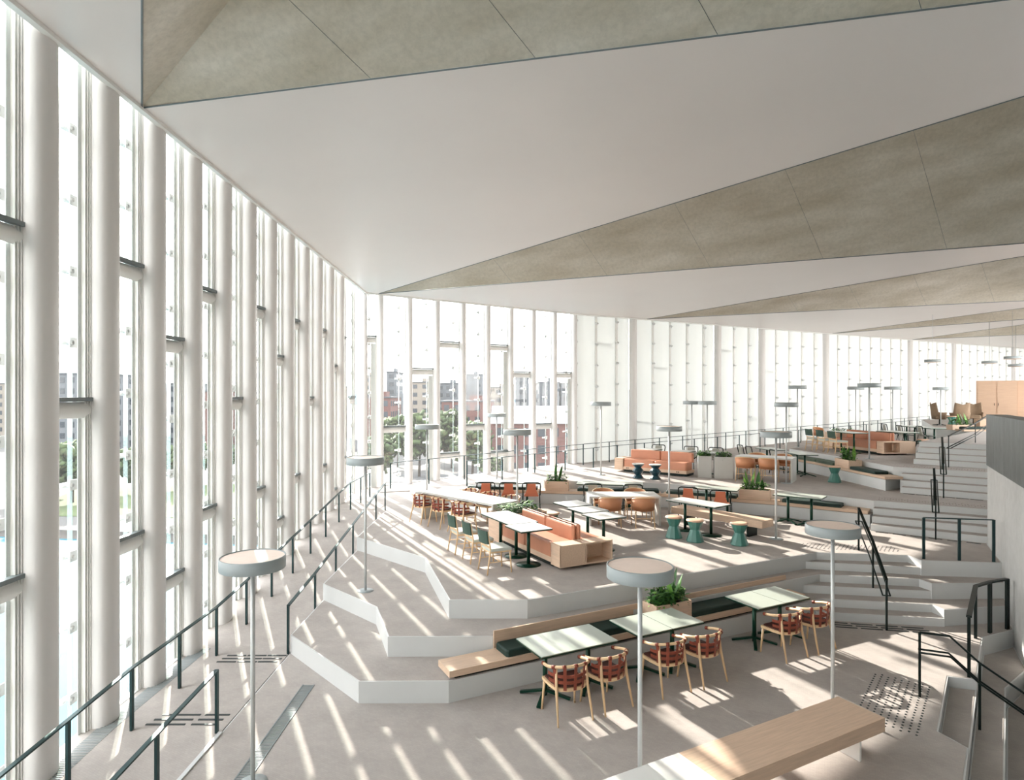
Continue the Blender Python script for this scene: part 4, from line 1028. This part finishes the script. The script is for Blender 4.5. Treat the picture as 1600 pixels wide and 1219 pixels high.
building(640, 672, 280, Z(598, 280), 25, 'stone_cream', 'cream office block behind the trees')
building(684, 716, 300, Z(600, 300), 25, 'stone_grey', 'low grey block between the towers')
building(757, 800, 290, Z(606, 290), 30, 'stone_cream', 'pale low block right of the grey tower')
building(806, 826, 260, Z(592, 260), 24, 'stone_grey', 'domed grey building seen in the middle windows')
building(842, 874, 240, Z(598, 240), 30, 'roof_slate', 'dark glass office building right of centre')
building(876, 930, 250, Z(600, 250), 30, 'stone_grey', 'wide grey office building right of centre')
building(560, 610, 210, Z(622, 210), 20, 'brick_red', 'low brown row of houses behind the corner trees')
building(690, 770, 220, Z(628, 220), 20, 'brick_red', 'low red row of houses behind the middle trees')
building(90, 150, 210, Z(585, 210), 30, 'stone_grey', 'dark stone hall with spire seen through the left windows')
sp = bpy.data.objects['city_building.013'] if 'city_building.013' in bpy.data.objects else None
if sp: MB().lathe([(5, 0), (4.5, 5), (.1, 14)], 8, (3, 6, Z(585, 210)-GZ)).build('spire', 'roof_slate', sp)
building(190, 232, 260, Z(612, 260), 25, 'stone_cream', 'cream quay house seen through the left windows')
building(262, 300, 240, Z(600, 240), 25, 'stone_grey', 'grey quay house seen through the left windows')
building(318, 345, 230, Z(612, 230), 25, 'brick_red', 'red quay house seen through the left windows')
building(430, 520, 260, Z(604, 260), 25, 'stone_cream', 'long cream block left of the corner column')
building(-60, 60, 260, Z(600, 260), 25, 'stone_cream', 'pale block at the far left window')
for i, (px, Y, h, r, lab) in enumerate([(622, 168, 14, 5.2, 'leafy tree left of the middle trees outside the corner'), (655, 148, 15, 5.4, 'tall leafy tree just right of the corner windows'), (684, 182, 13, 5.2, 'green tree outside the third back window'), (706, 166, 16, 5.4, 'tallest green tree outside the back windows'),
    (738, 140, 13.5, 4.8, 'green tree right of the tallest tree'), (766, 128, 8, 2.4, 'small green tree beside the brick warehouse'), (590, 136, 11, 4, 'green tree outside the corner column'), (112, 112, 11, 5, 'leafy tree on the quay lawn at the left'), (70, 118, 9, 4, 'small tree on the quay lawn at far left'),
    (215, 125, 9, 4, 'small round tree on the quay behind the third left bay'), (285, 130, 9, 4, 'small round tree on the quay behind the fourth left bay'), (340, 140, 9, 4, 'small tree on the quay behind the fifth left bay')]):
    tree(px, Y, h, r, lab, 100+i)
def make_car():
    t = thing('car', '', 'car')
    m = MB(); pr = [(-2.1, .3), (-2.1, .8), (-1.3, .95), (-.7, 1.4), (.8, 1.4), (1.5, .95), (2.1, .8), (2.1, .3)]; n = len(pr)
    m.add([(x, y, z) for y in (-.85, .85) for x, z in pr], [(i, (i+1) % n, n+(i+1) % n, n+i) for i in range(n)]+[tuple(reversed(range(n))), tuple(range(n, 2*n))]).build('body', 'car_white', t)
    MB().box((.05, 0, 1.15), (1.7, 1.74, .3)).build('windows', 'window_dark', t)
    for x in (-1.3, 1.3):
        for y in (-.8, .8): MB().tube([(x, y-.1, .32), (x, y+.1, .32)], .32, 12).build('wheel', 'socket', t)
    return t
car = Kind(make_car)
for px, Y, lab in ((616, 122, 'white car parked below the corner windows'), (640, 128, 'white car parked right of the first parked car'), (668, 120, 'white car parked below the third back window'), (700, 126, 'white car parked nearest the middle windows'), (735, 132, 'white car parked rightmost in the street row')):
    p = at(px, Y); car.put(p, .25, lab, 'parked cars')
hl = MB()
pts = [(-900+60*i, 14+9*math.sin(i*.9)+6*math.sin(i*.37+1)) for i in range(46)]
hl.add([(x, 1300, GZ) for x, z in pts]+[(x, 1350, GZ+z+20) for x, z in pts]+[(x, 1600, GZ) for x, z in pts], [(i, i+1, 46+i+1, 46+i) for i in range(45)]+[(46+i, 46+i+1, 92+i+1, 92+i) for i in range(45)], True)
tag(hl.build('hills', 'hill'), 'hazy distant hills along the horizon', 'hills', kind='structure')
